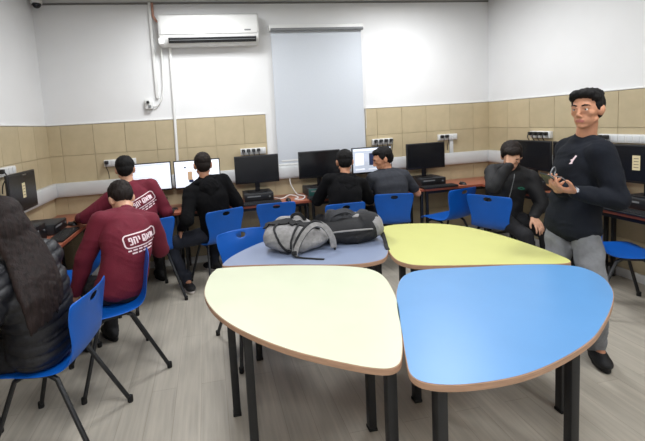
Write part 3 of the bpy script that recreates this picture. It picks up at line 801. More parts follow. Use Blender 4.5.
def ribbon(bm, bvh, pts, width, to3d, aim, off=.0025, step=.012):
    """flat print: a 2-D polyline laid onto the garment along the direction aim"""
    P = []
    for (a, b) in zip(pts, pts[1:]):
        n = max(1, int(math.dist(a, b) / step))
        for k in range(n): P.append((a[0] + (b[0] - a[0]) * k / n, a[1] + (b[1] - a[1]) * k / n))
    P.append(pts[-1]); prev = None
    def hit(u, v):
        o = to3d(u, v) - aim * .35; h = bvh.ray_cast(o, aim, .8)
        return (h[0] - aim * off) if h[0] is not None else None
    for i, p in enumerate(P):
        a = P[max(i - 1, 0)]; c = P[min(i + 1, len(P) - 1)]; dx, dy = c[0] - a[0], c[1] - a[1]; L = math.hypot(dx, dy) or 1
        nx, ny = -dy / L * width / 2, dx / L * width / 2
        l = hit(p[0] + nx, p[1] + ny); r = hit(p[0] - nx, p[1] - ny)
        if l is None or r is None: prev = None; continue
        cur = (bm.verts.new(l), bm.verts.new(r))
        if prev: bm.faces.new((prev[0], cur[0], cur[1], prev[1]))
        prev = cur

def bvh_of(me):
    bm = bmesh.new(); bm.from_mesh(me); t = BVHTree.FromBMesh(bm); bm.free(); return t

def person(label, pel, neck, head, hf, sf, facef, wl, wr, el, er, fl, fr_, kl, kr, fdl=None, fdr=None,
           skin='skin', top='black_cloth', legs='trousers_black', hairm='hair_black', hair='short', hs=1.06, s=1.0, bend=.05,
           sleeve='long', kind='sweat', voxel=.0065, handl=None, handr=None, headup=(0, 0, 1), puff=0.0, seed=0, wide=1.0, sole='rubber', legw=1.0, armw=1.0, hood=False, hemdrop=0.0):
    V = Vector; pel = V(pel); neck = V(neck); head = V(head); hf = V((hf[0], hf[1], 0)).normalized(); sf = V((sf[0], sf[1], 0)).normalized()
    root = thing('person', label, 'person', (pel.x, pel.y, 0)); off = V((pel.x, pel.y, 0))
    up = (neck - pel).normalized(); HF = frame(facef, headup)
    # spine
    mid = (pel + neck) / 2 - (hf + sf).normalized() * bend * 2
    sp = lambda t: pel * (1 - t) ** 2 + mid * 2 * t * (1 - t) + neck * t * t
    tan = lambda t: ((mid - pel) * 2 * (1 - t) + (neck - mid) * 2 * t).normalized()
    SF = tframe(sf, tan(.9)); R = SF.col[0]; U = SF.col[2]; Rp = hf.cross(V((0, 0, 1))).normalized()
    sh = {-1: neck - U * .062 * s - R * .172 * s * wide, 1: neck - U * .062 * s + R * .172 * s * wide}
    hw = .088 * s * min(wide, 1); hip = {-1: pel - Rp * hw, 1: pel + Rp * hw}
    l1, l2 = .285 * s, .255 * s
    E, Wr = {}, {}
    E[-1], Wr[-1] = ik(sh[-1], wl, l1, l2, el); E[1], Wr[1] = ik(sh[1], wr, l1, l2, er)
    Kn, An = {}, {}
    Kn[-1], An[-1] = ik(hip[-1], fl, .425 * s, .41 * s, kl); Kn[1], An[1] = ik(hip[1], fr_, .425 * s, .41 * s, kr)
    fd = {-1: V(fdl or hf).normalized(), 1: V(fdr or hf).normalized()}
    W7 = [.156, .150, .144, .150, .160, .148, .072]; D7 = [.112, .106, .100, .106, .112, .096, .058]
    def trunk(b, o, t0=0, hem=False):
        rings = []; N = 20
        for k in range(-2, N + 3):
            t = min(max(k / N, 0), 1); x = t * 6; i = min(int(x), 5); fr = x - i; fr = fr * fr * (3 - 2 * fr)
            w_ = (W7[i] * (1 - fr) + W7[i + 1] * fr) * wide + o; d_ = D7[i] * (1 - fr) + D7[i + 1] * fr + o
            c_ = sp(t); q = 1.0
            if k < 0: c_ = c_ + tan(0) * k * .035 * s; q = 1 - .10 * k * k
            if k > N: c_ = c_ + tan(1) * (k - N) * .012 * s; q = 1 - .22 * (k - N)
            f = (hf * (1 - t) + sf * t).normalized(); F = tframe(f, tan(t))
            ring = []
            for j in range(28):
                a = 2 * PI * j / 28; cx = math.copysign(abs(math.cos(a)) ** .88, math.cos(a)); sy = math.copysign(abs(math.sin(a)) ** .88, math.sin(a))
                ring.append(c_ + F @ V((cx * w_ * s * q, sy * d_ * s * q, 0)))
            rings.append(ring)
        b._grid(rings, sp(0) - tan(0) * .085 * s, sp(1) + tan(1) * .03 * s)
        for sd in (-1, 1):
            b.cap(neck - U * .065 * s, sh[sd], (.058 + o) * s, (.052 + o) * s)
            b.cap(neck + U * .005 * s, neck.lerp(sh[sd], .75) + U * .016 * s, (.036 + o * .7) * s, (.034 + o) * s)
    # body: one continuous surface
    b = Blob(); trunk(b, 0)
    nb = head + HF @ V((0, -.022, -.075)) * hs
    b.cap(neck - U * .02, nb, .055 * s, .049 * s); b.cap(neck, head + HF @ V((0, -.02, .0)), .048 * s, .05 * s)
    head_shape(b, head, HF, hs)
    for sd in (-1, 1):
        b.chain([sh[sd], E[sd], Wr[sd]], [.050 * s, .040 * s, .027 * s]); b.chain([E[sd], Wr[sd]], [.041 * s, .026 * s])
        b.chain([hip[sd], Kn[sd], An[sd]], [.068 * s, .050 * s, .034 * s]); b.cap(An[sd], An[sd] + fd[sd] * .13 * s - V((0, 0, .045)) * s, .034 * s, .026 * s)
        h = handl if sd < 0 else handr
        fdir = (Wr[sd] - E[sd]).normalized()
        if h is None: h = dict(d=(fdir + V((0, 0, -.25))), n=(0, 0, -1), th=-R * sd, curl=.35)
        hand(b, Wr[sd] + V(h['d']).normalized() * .008, h['d'], h['n'], h['th'], h.get('curl', .5), s * 1.04, h.get('spread', 1))
    me = b.mesh(voxel, 3)
    # lips take their own colour
    me.materials.append(M[skin]); me.materials.append(M['lips'])
    n = len(me.polygons); ce = np.empty(n * 3, np.float32); me.polygons.foreach_get('center', ce); ce = ce.reshape(-1, 3)
    loc = (ce - np.array(head)) @ np.array(HF) / hs
    lip = ((loc[:, 0] / .023) ** 2 + ((loc[:, 2] + .062) / .0105) ** 2 < 1) & (loc[:, 1] > .06)
    me.polygons.foreach_set('material_index', lip.astype(np.int32))
    def link(nm, me, m, par=None, sm=None):
        o = obj(nm, me, m, par or root, sm=180)
        if par is None: o.location = -off
        return o
    body = link('body', me, [M[skin], M['lips']])
    T = lambda p: head + HF @ (V(p) * hs)
    for sx in (-1, 1):
        bm = bmesh.new(); bmesh.ops.create_uvsphere(bm, u_segments=14, v_segments=10, radius=.0110 * hs, matrix=Matrix.Translation(T((sx * .030, .0730, .007))))
        ey = link('eye', bm, M['eye_white'], body)
        bm = bmesh.new(); bmesh.ops.create_uvsphere(bm, u_segments=12, v_segments=8, radius=.0064 * hs, matrix=Matrix.Translation(T((sx * .030 , .0785, .0065)))); link('iris', bm, M['iris'], body)
        link('eyebrow', tube([T((sx * .012, .089, .027)), T((sx * .028, .0905, .033)), T((sx * .048, .077, .030))], [.0035 * hs, .0045 * hs, .0025 * hs], 8), M[hairm], body)
    # garments
    o = .019 + puff
    g = Blob(); trunk(g, o)
    f0 = tframe(hf, tan(0)); g.ell(pel + U * (.02 - hemdrop), ((.160 * wide + o + hemdrop * .35) * s, (.112 + o) * s, .095 * s), f0)
    aw = armw
    for sd in (-1, 1):
        if sleeve == 'short':
            m_ = sh[sd].lerp(E[sd], .72); g.cap(sh[sd], m_, .068 * s, .060 * s)
        else:
            cu = Wr[sd] - (Wr[sd] - E[sd]).normalized() * .015
            g.chain([sh[sd], E[sd], cu], [(.056 + o) * s, (.044 + o) * s * aw, (.030 + o * .7) * s])
            g.cap(Wr[sd] - (Wr[sd] - E[sd]).normalized() * .07, cu, (.036 + o * .5) * s, (.032 + o * .4) * s)
    g.cap(neck - U * .03, neck + U * .012 + sf * .005, (.060 + o * .3) * s, (.054 + o * .3) * s)
    if kind in ('jacket', 'puffer'):
        g.cap(neck, neck + (nb - neck) * .75, (.064 + o * .2) * s, (.062 + o * .2) * s)
    gm = g.mesh(.0085, 5)
    if kind == 'puffer':
        quilt(gm, [([sp(t) for t in (0, .25, .5, .75, 1)], 1.0), ([sh[-1], E[-1], Wr[-1]], .42), ([sh[1], E[1], Wr[1]], .42)])
        folds(gm, .0018, .05, seed)
    else: folds(gm, .0048 if kind != 'tee' else .004, .085, seed)
    names = dict(sweat='sweatshirt', tee='tshirt', jacket='jacket', puffer='puffer_jacket')
    top_o = link(names[kind], gm, M[top])
    if hood:
        hb = Blob()
        for k in range(13):
            a = -PI * .78 + k / 12 * PI * 1.56; rr = .088
            p = neck + R * math.sin(a) * rr * 1.05 - sf * math.cos(a) * rr * .75 + U * (.012 - .018 * (1 - math.cos(a)))
            if k: hb.cap(pp, p, .034, .034)
            pp = p
        hb.ell(neck - sf * .095 - U * .055, (.10, .045, .085), SF); hb.ell(neck - sf * .10 - U * .10, (.06, .04, .06), SF)
        hm = hb.mesh(.008, 5); folds(hm, .006, .06, seed + 3); link('hood', hm, M[top])
    t_ = Blob()
    for k in range(1): t_.ell(sp(0) - U * .01, ((W7[0] * wide + .006) * s, (D7[0] + .006) * s, .085 * s), tframe(hf, tan(0)))
    for sd in (-1, 1):
        t_.chain([hip[sd], Kn[sd]], [.090 * s * legw, .068 * s * legw]); t_.chain([Kn[sd], An[sd] + V((0, 0, -.035))], [.068 * s * legw, .050 * s * legw])
        if kind and puff == 0 : t_.cap(An[sd] + V((0, 0, .05)), An[sd] + V((0, 0, .0)), .054 * s * legw, .053 * s * legw)
    tm = t_.mesh(.009, 5); folds(tm, .006, .09, seed + 5); link('trousers', tm, M[legs])
    for sd in (-1, 1):
        A = An[sd]; F = frame((fd[sd].x, fd[sd].y, 0)); base = V((A.x, A.y, A.z - .085 * s))
        sb = Blob(); q = lambda p: base + F @ (V(p) * s)
        sb.ell(q((0, .03, .044)), (.047 * s, .130 * s, .046 * s), F); sb.ell(q((0, .090, .038)), (.050 * s, .080 * s, .037 * s), F); sb.ell(q((0, -.03, .05)), (.040 * s, .052 * s, .045 * s), F)
        sb.cap(q((0, -.015, .05)), q((0, -.010, .092)), .046 * s, .046 * s)
        so = link('shoe', sb.mesh(.008, 4), M['shoe_black'])
        bm = bmesh.new(); outl = [(.045 * math.cos(a) * (1.0 if math.sin(a) > 0 else .85), .025 + (.14 if math.sin(a) > 0 else .115) * math.sin(a)) for a in [2 * PI * k / 24 for k in range(24)]]
        pts = [q((x, y, 0)) for x, y in outl]; bot = [bm.verts.new(p) for p in pts]; tp = [bm.verts.new(p + V((0, 0, .024))) for p in pts]
        for k in range(24): bm.faces.new((bot[k], bot[(k + 1) % 24], tp[(k + 1) % 24], tp[k]))
        bm.faces.new(bot[::-1]); bm.faces.new(tp); link('sole', bm, M['white_rubber' if sole == 'white' else 'rubber'], so)
        bm = bmesh.new()
        for k in range(3): add_tube(bm, [q((-.02, .045 + k * .022, .079 - k * .008)), q((.02, .045 + k * .022, .079 - k * .008))], .003, 6)
        link('laces', bm, M['white_rubber' if sole == 'white' else 'dark_plastic'], so)
    # hair
    hb = Blob(); HE = lambda p, r: hb.ell(T(p), tuple(x * hs for x in r), HF)
    if hair == 'short':
        HE((0, -.028, .052), (.082, .092, .080)); HE((0, -.055, .010), (.070, .062, .072)); HE((0, .030, .088), (.056, .050, .032))
        for sx in (-1, 1): HE((sx * .066, -.006, .038), (.014, .038, .036))
    elif hair == 'buzz':
        HE((0, -.026, .047), (.078, .092, .080)); HE((0, -.055, .005), (.067, .058, .068))
        for sx in (-1, 1): HE((sx * .067, -.006, .036), (.010, .036, .034))
    elif hair == 'thick':
        HE((0, -.028, .056), (.088, .096, .086)); HE((0, -.058, .005), (.076, .064, .080)); HE((0, .040, .090), (.066, .056, .036))
        for sx in (-1, 1): HE((sx * .070, -.006, .034), (.016, .042, .042))
    elif hair == 'quiff':
        HE((0, -.026, .046), (.077, .091, .078)); HE((0, -.056, .002), (.066, .056, .066))
        HE((0, -.01, .100), (.074, .088, .036)); HE((.02, .052, .098), (.050, .038, .027)); HE((-.022, .050, .100), (.048, .038, .027))
        for sx in (-1, 1): HE((sx * .066, -.004, .034), (.012, .034, .040)); HE((sx * .060, .012, .078), (.020, .055, .028))
    elif hair == 'long':
        HE((0, -.022, .050), (.090, .100, .086)); HE((0, -.060, -.02), (.086, .070, .10))
        for sx in (-1, 1): HE((sx * .072, .0, -.01), (.022, .055, .085))
        rs = random.Random(5)
        bk = -sf
        for k in range(60):
            u = (k % 30) / 29 * 2 - 1; lay = k // 30; w2 = 1 - u * u
            a = T((u * .072, -.050 - .038 * w2, .03 - lay * .03))
            Z = V((0, 0, 1)); sk = -R * .03
            p1 = neck + R * u * .092 + bk * (.070 + .035 * w2) + Z * .065
            p2 = neck + R * (u * .105 + rs.uniform(-.008, .008)) + bk * (.140 + .032 * w2) - Z * .045 + sk
            e = rs.uniform(-.05, .05)
            p3 = neck + R * (u * .100 + rs.uniform(-.02, .02)) + bk * (.185 + .015 * w2) - Z * (.16 + e) + sk * 1.5; p4 = p3 - Z * .05 + bk * .004
            hb.chain([a, p1, p2, p3, p4], [.020, .019, .017, .013, .006])
    hm = hb.mesh(.0065 if voxel < .006 else .0075, 2)
    strands(hm, .0028 if hair != 'long' else .0015, seed + 1, 110)
    link('hair', hm, M[hairm])
    return dict(root=root, off=off, neck=neck, R=R, U=U, sf=sf, hf=hf, sp=sp, tan=tan, garment=gm, top=top_o, body=body, link=link, T=T, HF=HF, E=E, Wr=Wr, sh=sh, head=head)

def emblem(P, nm, m, polylines, centre, right, up, aim, width, bm=None):
    bvh = bvh_of(P['garment']); bm = bmesh.new(); right = Vector(right).normalized(); up = Vector(up).normalized(); aim = Vector(aim).normalized(); c = Vector(centre)
    for pl in polylines:
        wd = width
        if isinstance(pl, tuple): pl, wd = pl
        ribbon(bm, bvh, pl, wd, lambda u, v: c + right * u + up * v, aim)
    for f in bm.faces:
        f.normal_update()
    o = P['link'](nm, bm, m, P['top']); return o

def rrect(w, h, r, n=5):
    pts = []
    for cx, cy, a0 in ((w / 2 - r, h / 2 - r, 0), (-w / 2 + r, h / 2 - r, PI / 2), (-w / 2 + r, -h / 2 + r, PI), (w / 2 - r, -h / 2 + r, 1.5 * PI)):
        for k in range(n + 1): a = a0 + PI / 2 * k / n; pts.append((cx + r * math.cos(a), cy + r * math.sin(a)))
    return pts + [pts[0]]

def glyphs(x0, y0, h):
    """the blocky two-word lettering on the maroon sweatshirts, as strokes"""
    G = [[[(0, 1), (.7, 1), (.7, 0)], [(0, 0), (.75, 0)], [(.1, 1), (.1, .6), (.4, .6)]],
         [[(0, 1), (.8, 1), (.8, 0)], [(.12, .85), (.12, 0), (0, 0)]],
         [[(0, 1), (.3, 1), (.3, .45)]], None,
         [[(0, 0), (.15, 1), (.8, 1), (.8, 0), (.35, 0), (.35, .5)]],
         [[(0, 1), (.8, 0)], [(.75, 1), (.75, .55), (.45, .45)], [(.1, 0), (.1, .5), (.35, .75)]],
         [[(.1, 1), (.1, 0), (.8, 0), (.8, .8)], [(.45, .9), (.45, .1)]]]
    out = []; x = x0
    for g in G:
        if g is None: x += h * .35; continue
        wmax = max(p[0] for s_ in g for p in s_)
        for s_ in g: out.append([(x + p[0] * h * .85, y0 + p[1] * h) for p in s_])
        x += (wmax * .85 + .32) * h
    return out, x

def maroon_print(P, sc=1.0, du=0, dv=-.17, rot=0.0):
    W_, H_ = .225 * sc, .092 * sc
    L, xe = glyphs(0, 0, .045 * sc); wid = xe
    k_ = (W_ - .05 * sc) / wid
    L = [[((p[0]) * k_ - W_ / 2 + .03 * sc, p[1] - .0225 * sc) for p in s_] for s_ in L]
    fr = [([(x, y) for x, y in rrect(W_, H_, .025 * sc)], .0085 * sc)]
    lines = []
    rs = random.Random(3)
    for r, (xa, xb) in enumerate(((-.105, .105), (-.085, .075))):
        x = xa * sc
        while x < xb * sc:
            w_ = rs.uniform(.018, .035) * sc; lines.append(([(x, -.066 * sc - r * .022 * sc), (min(x + w_, xb * sc), -.066 * sc - r * .022 * sc)], .011 * sc)); x += w_ + .008 * sc
    allp = fr + [(s_, .0095 * sc) for s_ in L] + lines
    R, U, sf = P['R'], P['U'], P['sf']
    c = P['neck'] + R * du + U * dv
    r2 = R * math.cos(rot) + U * math.sin(rot); u2 = U * math.cos(rot) - R * math.sin(rot)
    emblem(P, 'back_print', M['print_white'], allp, c - sf * .1, r2, u2, sf, .009)

# the boy standing
P = person('boy standing on the right in charcoal sweatshirt and grey joggers, holding a phone', (2.20, 2.06, .875), (2.262, 2.04, 1.385), (2.232, 2.005, 1.565), (-.97, .05), (-.96, .26), (-.95, -.32, .03),
    (2.015, 1.875, 1.115), (2.035, 2.00, 1.105), (2.46, 1.80, 1.02), (2.60, 2.25, 1.0), (2.31, 1.985, .09), (2.12, 2.17, .09), (2.0, 1.6, .5), (1.9, 1.9, .5),
    skin='skin_tan', top='navy_cloth', legs='trousers_grey', hair='quiff', hs=.985, s=1.0, bend=.0, voxel=.0048, seed=1, legw=.92, armw=.94, wide=.84, hemdrop=.045,
    handl=dict(d=(-.93, .10, .22), n=(.15, .25, .9), th=(-.1, -.9, .15), curl=.62), handr=dict(d=(-.80, -.42, .30), n=(.1, .1, .9), th=(.3, .9, .2), curl=.7), fdl=(-.5, -.86, 0), fdr=(-.85, -.5, 0))
emblem(P, 'chest_emblem', M['print_white'], [([(-.008, -.022), (-.003, -.004), (.008, .024)], .010), ([(-.014, -.005), (.0, .004)], .006), ([(-.016, -.024), (.0, -.021)], .006)],
       P['neck'] - P['R'] * .088 - P['U'] * .105 + P['sf'] * .12, -P['R'], (0, 0, 1), -P['sf'], .01)
wv = (P['Wr'][-1] - P['E'][-1]).normalized(); wc = P['Wr'][-1] + wv * .004
bm = bmesh.new(); u_ = wv.orthogonal().normalized(); v_ = wv.cross(u_)
add_tube(bm, [wc + (u_ * math.cos(a) + v_ * math.sin(a)) * .031 for a in [2 * PI * k / 20 for k in range(21)]], 0, flat=(.004, .014), up=tuple(wv), caps=False)
wt = thing('wrist_watch', 'silver watch on the left wrist of the standing boy', 'watch', tuple(wc))
o = obj('watch_strap', bm, M['steel_dark'], wt); o.location = -wc
bm = bmesh.new(); qd = Vector((-.35, -.8, .4)).normalized(); add_cyl(bm, wc + qd * .029, wc + qd * .036, .013, 16); o = obj('watch_face', bm, M['steel_dark'], wt); o.location = -wc
ph = thing('mobile_phone', 'black phone in the hands of the standing boy', 'phone', (1.90, 1.925, 1.185)); ph.rotation_euler = (math.radians(-35), math.radians(15), math.radians(-70))
obj('phone_body', box((0, 0, 0), (.072, .145, .009), bevel=.003), M['black_plastic'], ph)
obj('phone_screen', box((0, 0, .005), (.066, .132, .001)), M['screen_off'], ph, sm=None)
tag(obj('earphone_cord', tube(spline([(1.88, 1.87, 1.20), (1.84, 1.86, 1.225), (1.855, 1.86, 1.26), (1.89, 1.88, 1.265), (1.915, 1.90, 1.24), (1.90, 1.89, 1.215), (1.93, 1.87, 1.20), (1.97, 1.875, 1.17)], 7), .0030, 7), M['grey_plastic']), 'grey looped earphone cord above the hands of the standing boy', 'cord')

# the boy who hides his face
P = person('boy in a black zipped jacket seated on the right, hiding his face in one hand', (2.86, 3.42, .545), (2.905, 3.36, 1.02), (2.82, 3.28, 1.150), (.15, -.99), (-.45, -.89), (-.50, -.70, -.45),
    (2.86, 3.07, .62), (2.72, 3.195, 1.085), (3.25, 3.25, .65), (2.55, 3.25, .80), (2.96, 2.93, .09), (2.72, 2.92, .09), (2.97, 2.8, .9), (2.70, 2.8, .9),
    skin='skin', top='jacket', kind='jacket', legs='trousers_black', hairm='hair_brown', hair='thick', s=.96, hs=1.06, seed=2, bend=.03, voxel=.0055, puff=.006,
    handl=dict(d=(-.1, -.75, -.62), n=(0, .55, -.8), th=(-1, 0, 0), curl=.35, spread=1.15), handr=dict(d=(.42, .12, .9), n=(.35, .9, -.1), th=(.8, -.35, -.3), curl=.35, spread=1.2), fdl=(.1, -1, 0), fdr=(0, -1, 0))
emblem(P, 'zip', M['grey_plastic'], [([(0, .12), (0, -.28)], .007)], P['neck'] - P['U'] * .16 + P['sf'] * .12, -P['R'], P['U'], -P['sf'], .01)
emblem(P, 'chest_emblem', M['print_green'], [([(-.032, -.002), (.0, .010), (.032, -.002)], .010), ([(-.032, -.004), (.0, -.012), (.032, -.004)], .008)], P['neck'] - P['R'] * .085 - P['U'] * .17 + P['sf'] * .12, -P['R'], P['U'], -P['sf'], .01)

# the boy in the grey T-shirt
P = person('boy in a dark grey T-shirt seated at the back desk, head turned left', (1.92, 3.99, .545), (1.895, 4.00, 1.0), (1.865, 4.03, 1.135), (.15, 1), (.0, 1), (-.93, .15, -.30),
    (1.72, 4.27, .785), (2.20, 4.24, .785), (1.55, 4.05, .7), (2.40, 3.95, .55), (1.82, 4.35, .09), (2.05, 4.33, .09), (1.8, 4.6, .9), (2.1, 4.6, .9),
    skin='skin_tan', top='grey_cloth', kind='tee', sleeve='short', legs='trousers_navy', hair='short', s=.98, hs=1.08, seed=3, bend=.07, voxel=.0062, wide=1.1)
# the boy before the blind
P = person('boy in a black sweatshirt seated before the blind, seen from behind', (1.27, 3.78, .545), (1.375, 3.88, 1.005), (1.405, 3.955, 1.145), (.05, 1), (.10, 1), (.25, .95, -.15),
    (1.18, 4.22, .785), (1.62, 4.20, .785), (1.0, 3.95, .6), (1.75, 3.9, .6), (1.18, 4.2, .09), (1.38, 4.2, .09), (1.15, 4.6, .9), (1.4, 4.6, .9),
    skin='skin_tan', top='black_cloth', hair='short', s=.98, hs=1.07, seed=4, bend=.06, hood=True)
# the boy in the hooded top
P = person('boy in a black hooded top at the back desk, one hand on his knee', (.02, 3.98, .545), (-.055, 3.95, 1.075), (-.065, 3.985, 1.222), (-.75, .66), (-.22, .97), (-.12, 1, -.12),
    (-.325, 3.965, .62), (.20, 4.24, .785), (-.20, 3.55, .75), (.38, 3.95, .6), (-.305, 3.93, .09), (-.02, 4.36, .09), (-.65, 4.02, .75), (.0, 4.6, .9),
    skin='skin_tan', top='black_cloth', hair='buzz', hairm='hair_brown', s=1.0, hs=1.08, seed=5, bend=.05, hood=True, sole='white', legs='trousers_navy', fdl=(.35, -.9, 0),
    handl=dict(d=(-.1, -.35, -.8), n=(.3, .5, -.4), th=(-.2, .8, 0), curl=.35))
# maroon boy in the corner
P = person('boy in a maroon sweatshirt seated in the left corner before the white lit screen', (-.66, 3.87, .545), (-.765, 3.93, 1.085), (-.80, 3.985, 1.235), (-.42, .9), (-.12, .99), (-.15, .98, -.15),
    (-1.30, 4.10, .785), (-.475, 4.20, .785), (-1.25, 3.7, .75), (-.32, 3.9, .55), (-.80, 4.28, .09), (-.60, 4.30, .09), (-.85, 4.6, .9), (-.65, 4.6, .9),
    skin='skin', top='maroon', hair='short', s=1.03, hs=1.08, seed=6, bend=.05)
maroon_print(P, 1.0, du=.08, dv=-.165, rot=.22)
# maroon boy in front
P = person('boy in a maroon sweatshirt seated in front, bent forward, large white print on his back', (-.66, 2.77, .545), (-.62, 2.955, 1.015), (-.665, 3.085, 1.095), (-.55, .83), (-.42, .91), (-.35, .62, -.85),
    (-.985, 2.86, .50), (-.62, 3.25, .74), (-.95, 2.65, .8), (-.3, 3.05, .6), (-1.02, 3.05, .09), (-.85, 3.15, .09), (-1.0, 3.1, .9), (-.9, 3.3, .9),
    skin='skin', top='maroon', hair='short', hairm='hair_brown', s=1.0, hs=1.10, seed=7, bend=.07, voxel=.0055, wide=.98, armw=1.05, legs='trousers_black')
maroon_print(P, 1.12, du=.065, dv=-.165, rot=.30)
# girl at the left edge
P = person('girl with long dark hair in a black puffer jacket, seated at the left edge', (-.92, 2.14, .545), (-.97, 2.07, 1.0), (-1.02, 2.085, 1.185), (-.96, .26), (-.93, .36), (-.85, .5, -.25),
    (-1.27, 1.95, .785), (-1.30, 2.33, .785), (-1.05, 1.70, .60), (-1.0, 2.45, .55), (-1.30, 2.10, .09), (-1.30, 2.28, .09), (-1.6, 2.15, .9), (-1.6, 2.3, .9),
    skin='skin', top='puffer', kind='puffer', legs='trousers_black', hair='long', hairm='hair_long', s=.97, hs=1.05, seed=8, bend=.045, voxel=.006, puff=.020, wide=.92)

# ------------------------------------------------------------ bags on the lavender table
def bag_shape(b, pts):
    for c, r, rz in pts: b.ell(c, r, Matrix.Rotation(rz, 3, 'Z'))
TZ = .7205
def bag(name, label, loc, rz, build, mats):
    t = thing(name, label, 'backpack', loc, rz, 'backpacks on the lavender table'); build(t, mats); return t

def floor_clamp(me):
    co, no = get_co(me); co[:, 2] = np.maximum(co[:, 2], 0.0015); set_co(me, co)

def strap_on(bm, bvh, pts, w, th=.006, off=.003):
    """strap draped over the bag: points are pushed onto the surface from above and the front"""
    add_tube(bm, pts, 0, flat=(w, th), up=(0, -.5, .85))

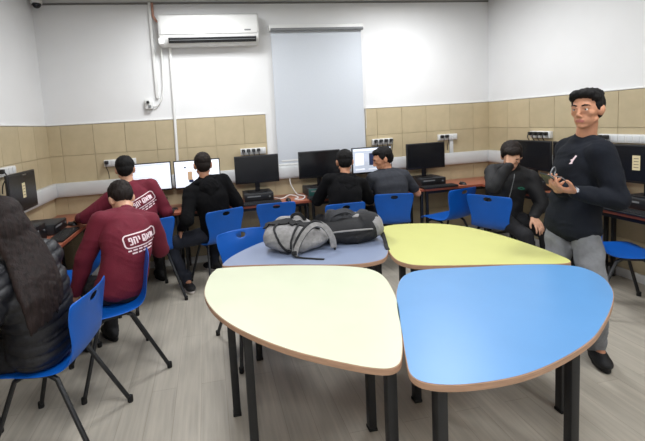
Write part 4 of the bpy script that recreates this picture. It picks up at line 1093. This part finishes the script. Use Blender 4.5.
def grey_bag(t, _):
    b = Blob()
    bag_shape(b, [((-.02, 0, .082), (.205, .145, .086), 0), ((-.12, -.01, .095), (.12, .13, .098), .2), ((.10, .01, .07), (.13, .13, .07), -.2), ((-.02, -.07, .06), (.17, .09, .060), 0), ((-.03, .06, .125), (.18, .07, .095), 0)])
    me = b.mesh(.008, 6); folds(me, .010, .11, 21, 1.0); floor_clamp(me)
    body = obj('bag_body', me, M['bag_grey'], t, sm=180)
    tr = BVHTree.FromPolygons([v.co for v in me.vertices], [p.vertices for p in me.polygons])
    def drape(pts, w, m, nm, lift=.004, th=.007, n=7):
        out = []
        for p in spline(pts, n):
            h = tr.find_nearest(p)
            q = h[0] + h[1] * lift if (h[0] is not None and h[3] < .05) else p
            q = Vector(q); q.z = max(q.z, .004); out.append(q)
        bm = bmesh.new(); prev = None
        for i, q in enumerate(out):
            d = (out[min(i + 1, len(out) - 1)] - out[max(i - 1, 0)]).normalized(); h = tr.find_nearest(q); nn = h[1] if h[3] < .05 else Vector((0, 0, 1))
            nn = nn * .35 + Vector((0, -.35, .8)) if w > .03 else nn; nn = (nn - d * nn.dot(d)).normalized(); s_ = d.cross(nn)
            ring = [bm.verts.new(q + s_ * w / 2 + nn * th), bm.verts.new(q - s_ * w / 2 + nn * th), bm.verts.new(q - s_ * w / 2 - nn * th * .3), bm.verts.new(q + s_ * w / 2 - nn * th * .3)]
            if prev:
                for k in range(4): bm.faces.new((prev[k], prev[(k + 1) % 4], ring[(k + 1) % 4], ring[k]))
            else: bm.faces.new(ring[::-1])
            prev = ring
        bm.faces.new(prev); return obj(nm, bm, m, t, sm=40)
    drape([(-.20, .03, .15), (-.14, -.02, .19), (-.02, -.02, .21), (.08, -.03, .18), (.15, -.02, .12)], .048, M['bag_black'], 'top_zip_panel', lift=.010)
    drape([(-.12, -.03, .20), (-.155, -.08, .15), (-.14, -.13, .10), (-.11, -.16, .05), (-.06, -.16, .01)], .014, M['bag_black'], 'piping')
    drape([(.02, -.03, .20), (-.01, -.08, .15), (-.05, -.13, .10), (-.06, -.15, .05)], .012, M['bag_black'], 'piping')
    # arched padded shoulder strap standing off the body
    arch = spline([(-.045, -.195, .015), (-.02, -.190, .085), (.04, -.170, .165), (.11, -.130, .195), (.18, -.110, .165), (.225, -.115, .09), (.235, -.115, .02)], 7)
    bm = bmesh.new(); add_tube(bm, arch, 0, flat=(.040, .014), up=(0, -.8, .6)); s1 = obj('shoulder_strap', bm, M['bag_grey'], t)
    bm = bmesh.new()
    for dz in (-.022, .022):
        add_tube(bm, [p + Vector((0, 0, 0)) + Vector((-.4 * dz, .2 * abs(dz), dz * .75)) for p in arch], .0085, 8)
    for f in bm.verts: f.co.z = max(f.co.z, .002)
    obj('strap_edging', bm, M['bag_black'], s1)
    obj('strap_buckle', box((-.045, -.198, .03), (.035, .018, .03), bevel=.004), M['bag_black'], t)
    bm = bmesh.new(); add_tube(bm, spline([(-.045, -.205, .012), (.0, -.225, .005), (.07, -.255, .004), (.135, -.285, .004)], 6), 0, flat=(.020, .003), up=(0, 0, 1))
    obj('loose_webbing', bm, M['bag_black'], t)
    bm = bmesh.new(); add_tube(bm, spline([(-.02, .04, .185), (-.02, .03, .225), (.03, .02, .235), (.07, .03, .185)], 5), 0, flat=(.022, .008), up=(0, -1, 0)); obj('carry_handle', bm, M['bag_black'], t)

def dark_bag(t, _):
    b = Blob()
    bag_shape(b, [((0, 0, .085), (.215, .13, .088), 0), ((.13, .0, .10), (.10, .12, .102), 0), ((-.12, .0, .07), (.11, .12, .07), 0), ((.02, -.05, .06), (.18, .09, .062), 0)])
    me = b.mesh(.008, 6); folds(me, .010, .11, 33, 1.0); floor_clamp(me)
    obj('bag_body', me, M['bag_black'], t, sm=180)
    b3 = Blob(); bag_shape(b3, [((.165, .0, .105), (.080, .118, .092), 0), ((.07, .035, .172), (.13, .06, .022), .1)])
    m3 = b3.mesh(.008, 4); folds(m3, .006, .09, 41, 1.0); obj('grey_panel', m3, M['bag_light'], t, sm=180)
    b2 = Blob(); bag_shape(b2, [((.0, .04, .168), (.15, .055, .036), .05), ((-.10, .03, .175), (.085, .055, .050), 0), ((.10, .05, .175), (.07, .04, .040), .3)])
    m2 = b2.mesh(.008, 4); folds(m2, .012, .07, 35, 1.0); obj('mesh_pocket', m2, M['bag_dark'], t, sm=180)
    bm = bmesh.new(); add_tube(bm, spline([(-.19, -.10, .09), (-.08, -.150, .112), (.05, -.152, .115), (.17, -.10, .10)], 7), .006, 8); obj('zip', bm, M['bag_light'], t)
    bm = bmesh.new(); add_tube(bm, spline([(-.17, .02, .12), (-.12, -.01, .20), (-.02, .0, .22), (.06, .02, .17)], 7), 0, flat=(.04, .012), up=(0, -.6, .8)); obj('shoulder_strap', bm, M['bag_dark'], t)
    bm = bmesh.new(); add_tube(bm, spline([(.20, -.02, .10), (.225, -.05, .06), (.225, -.10, .02), (.215, -.155, .006), (.20, -.21, .005), (.19, -.27, .004)], 6), 0, flat=(.026, .005), up=(0, 0, 1)); obj('hanging_strap', bm, M['bag_black'], t)
bag('backpack', 'grey marl backpack with black trim lying on the lavender table, loose strap in front', (.565, 2.645, TZ), -.10, grey_bag, None)
bag('backpack', 'black and grey backpack lying on the right half of the lavender table', (.965, 2.68, TZ), -.12, dark_bag, None)
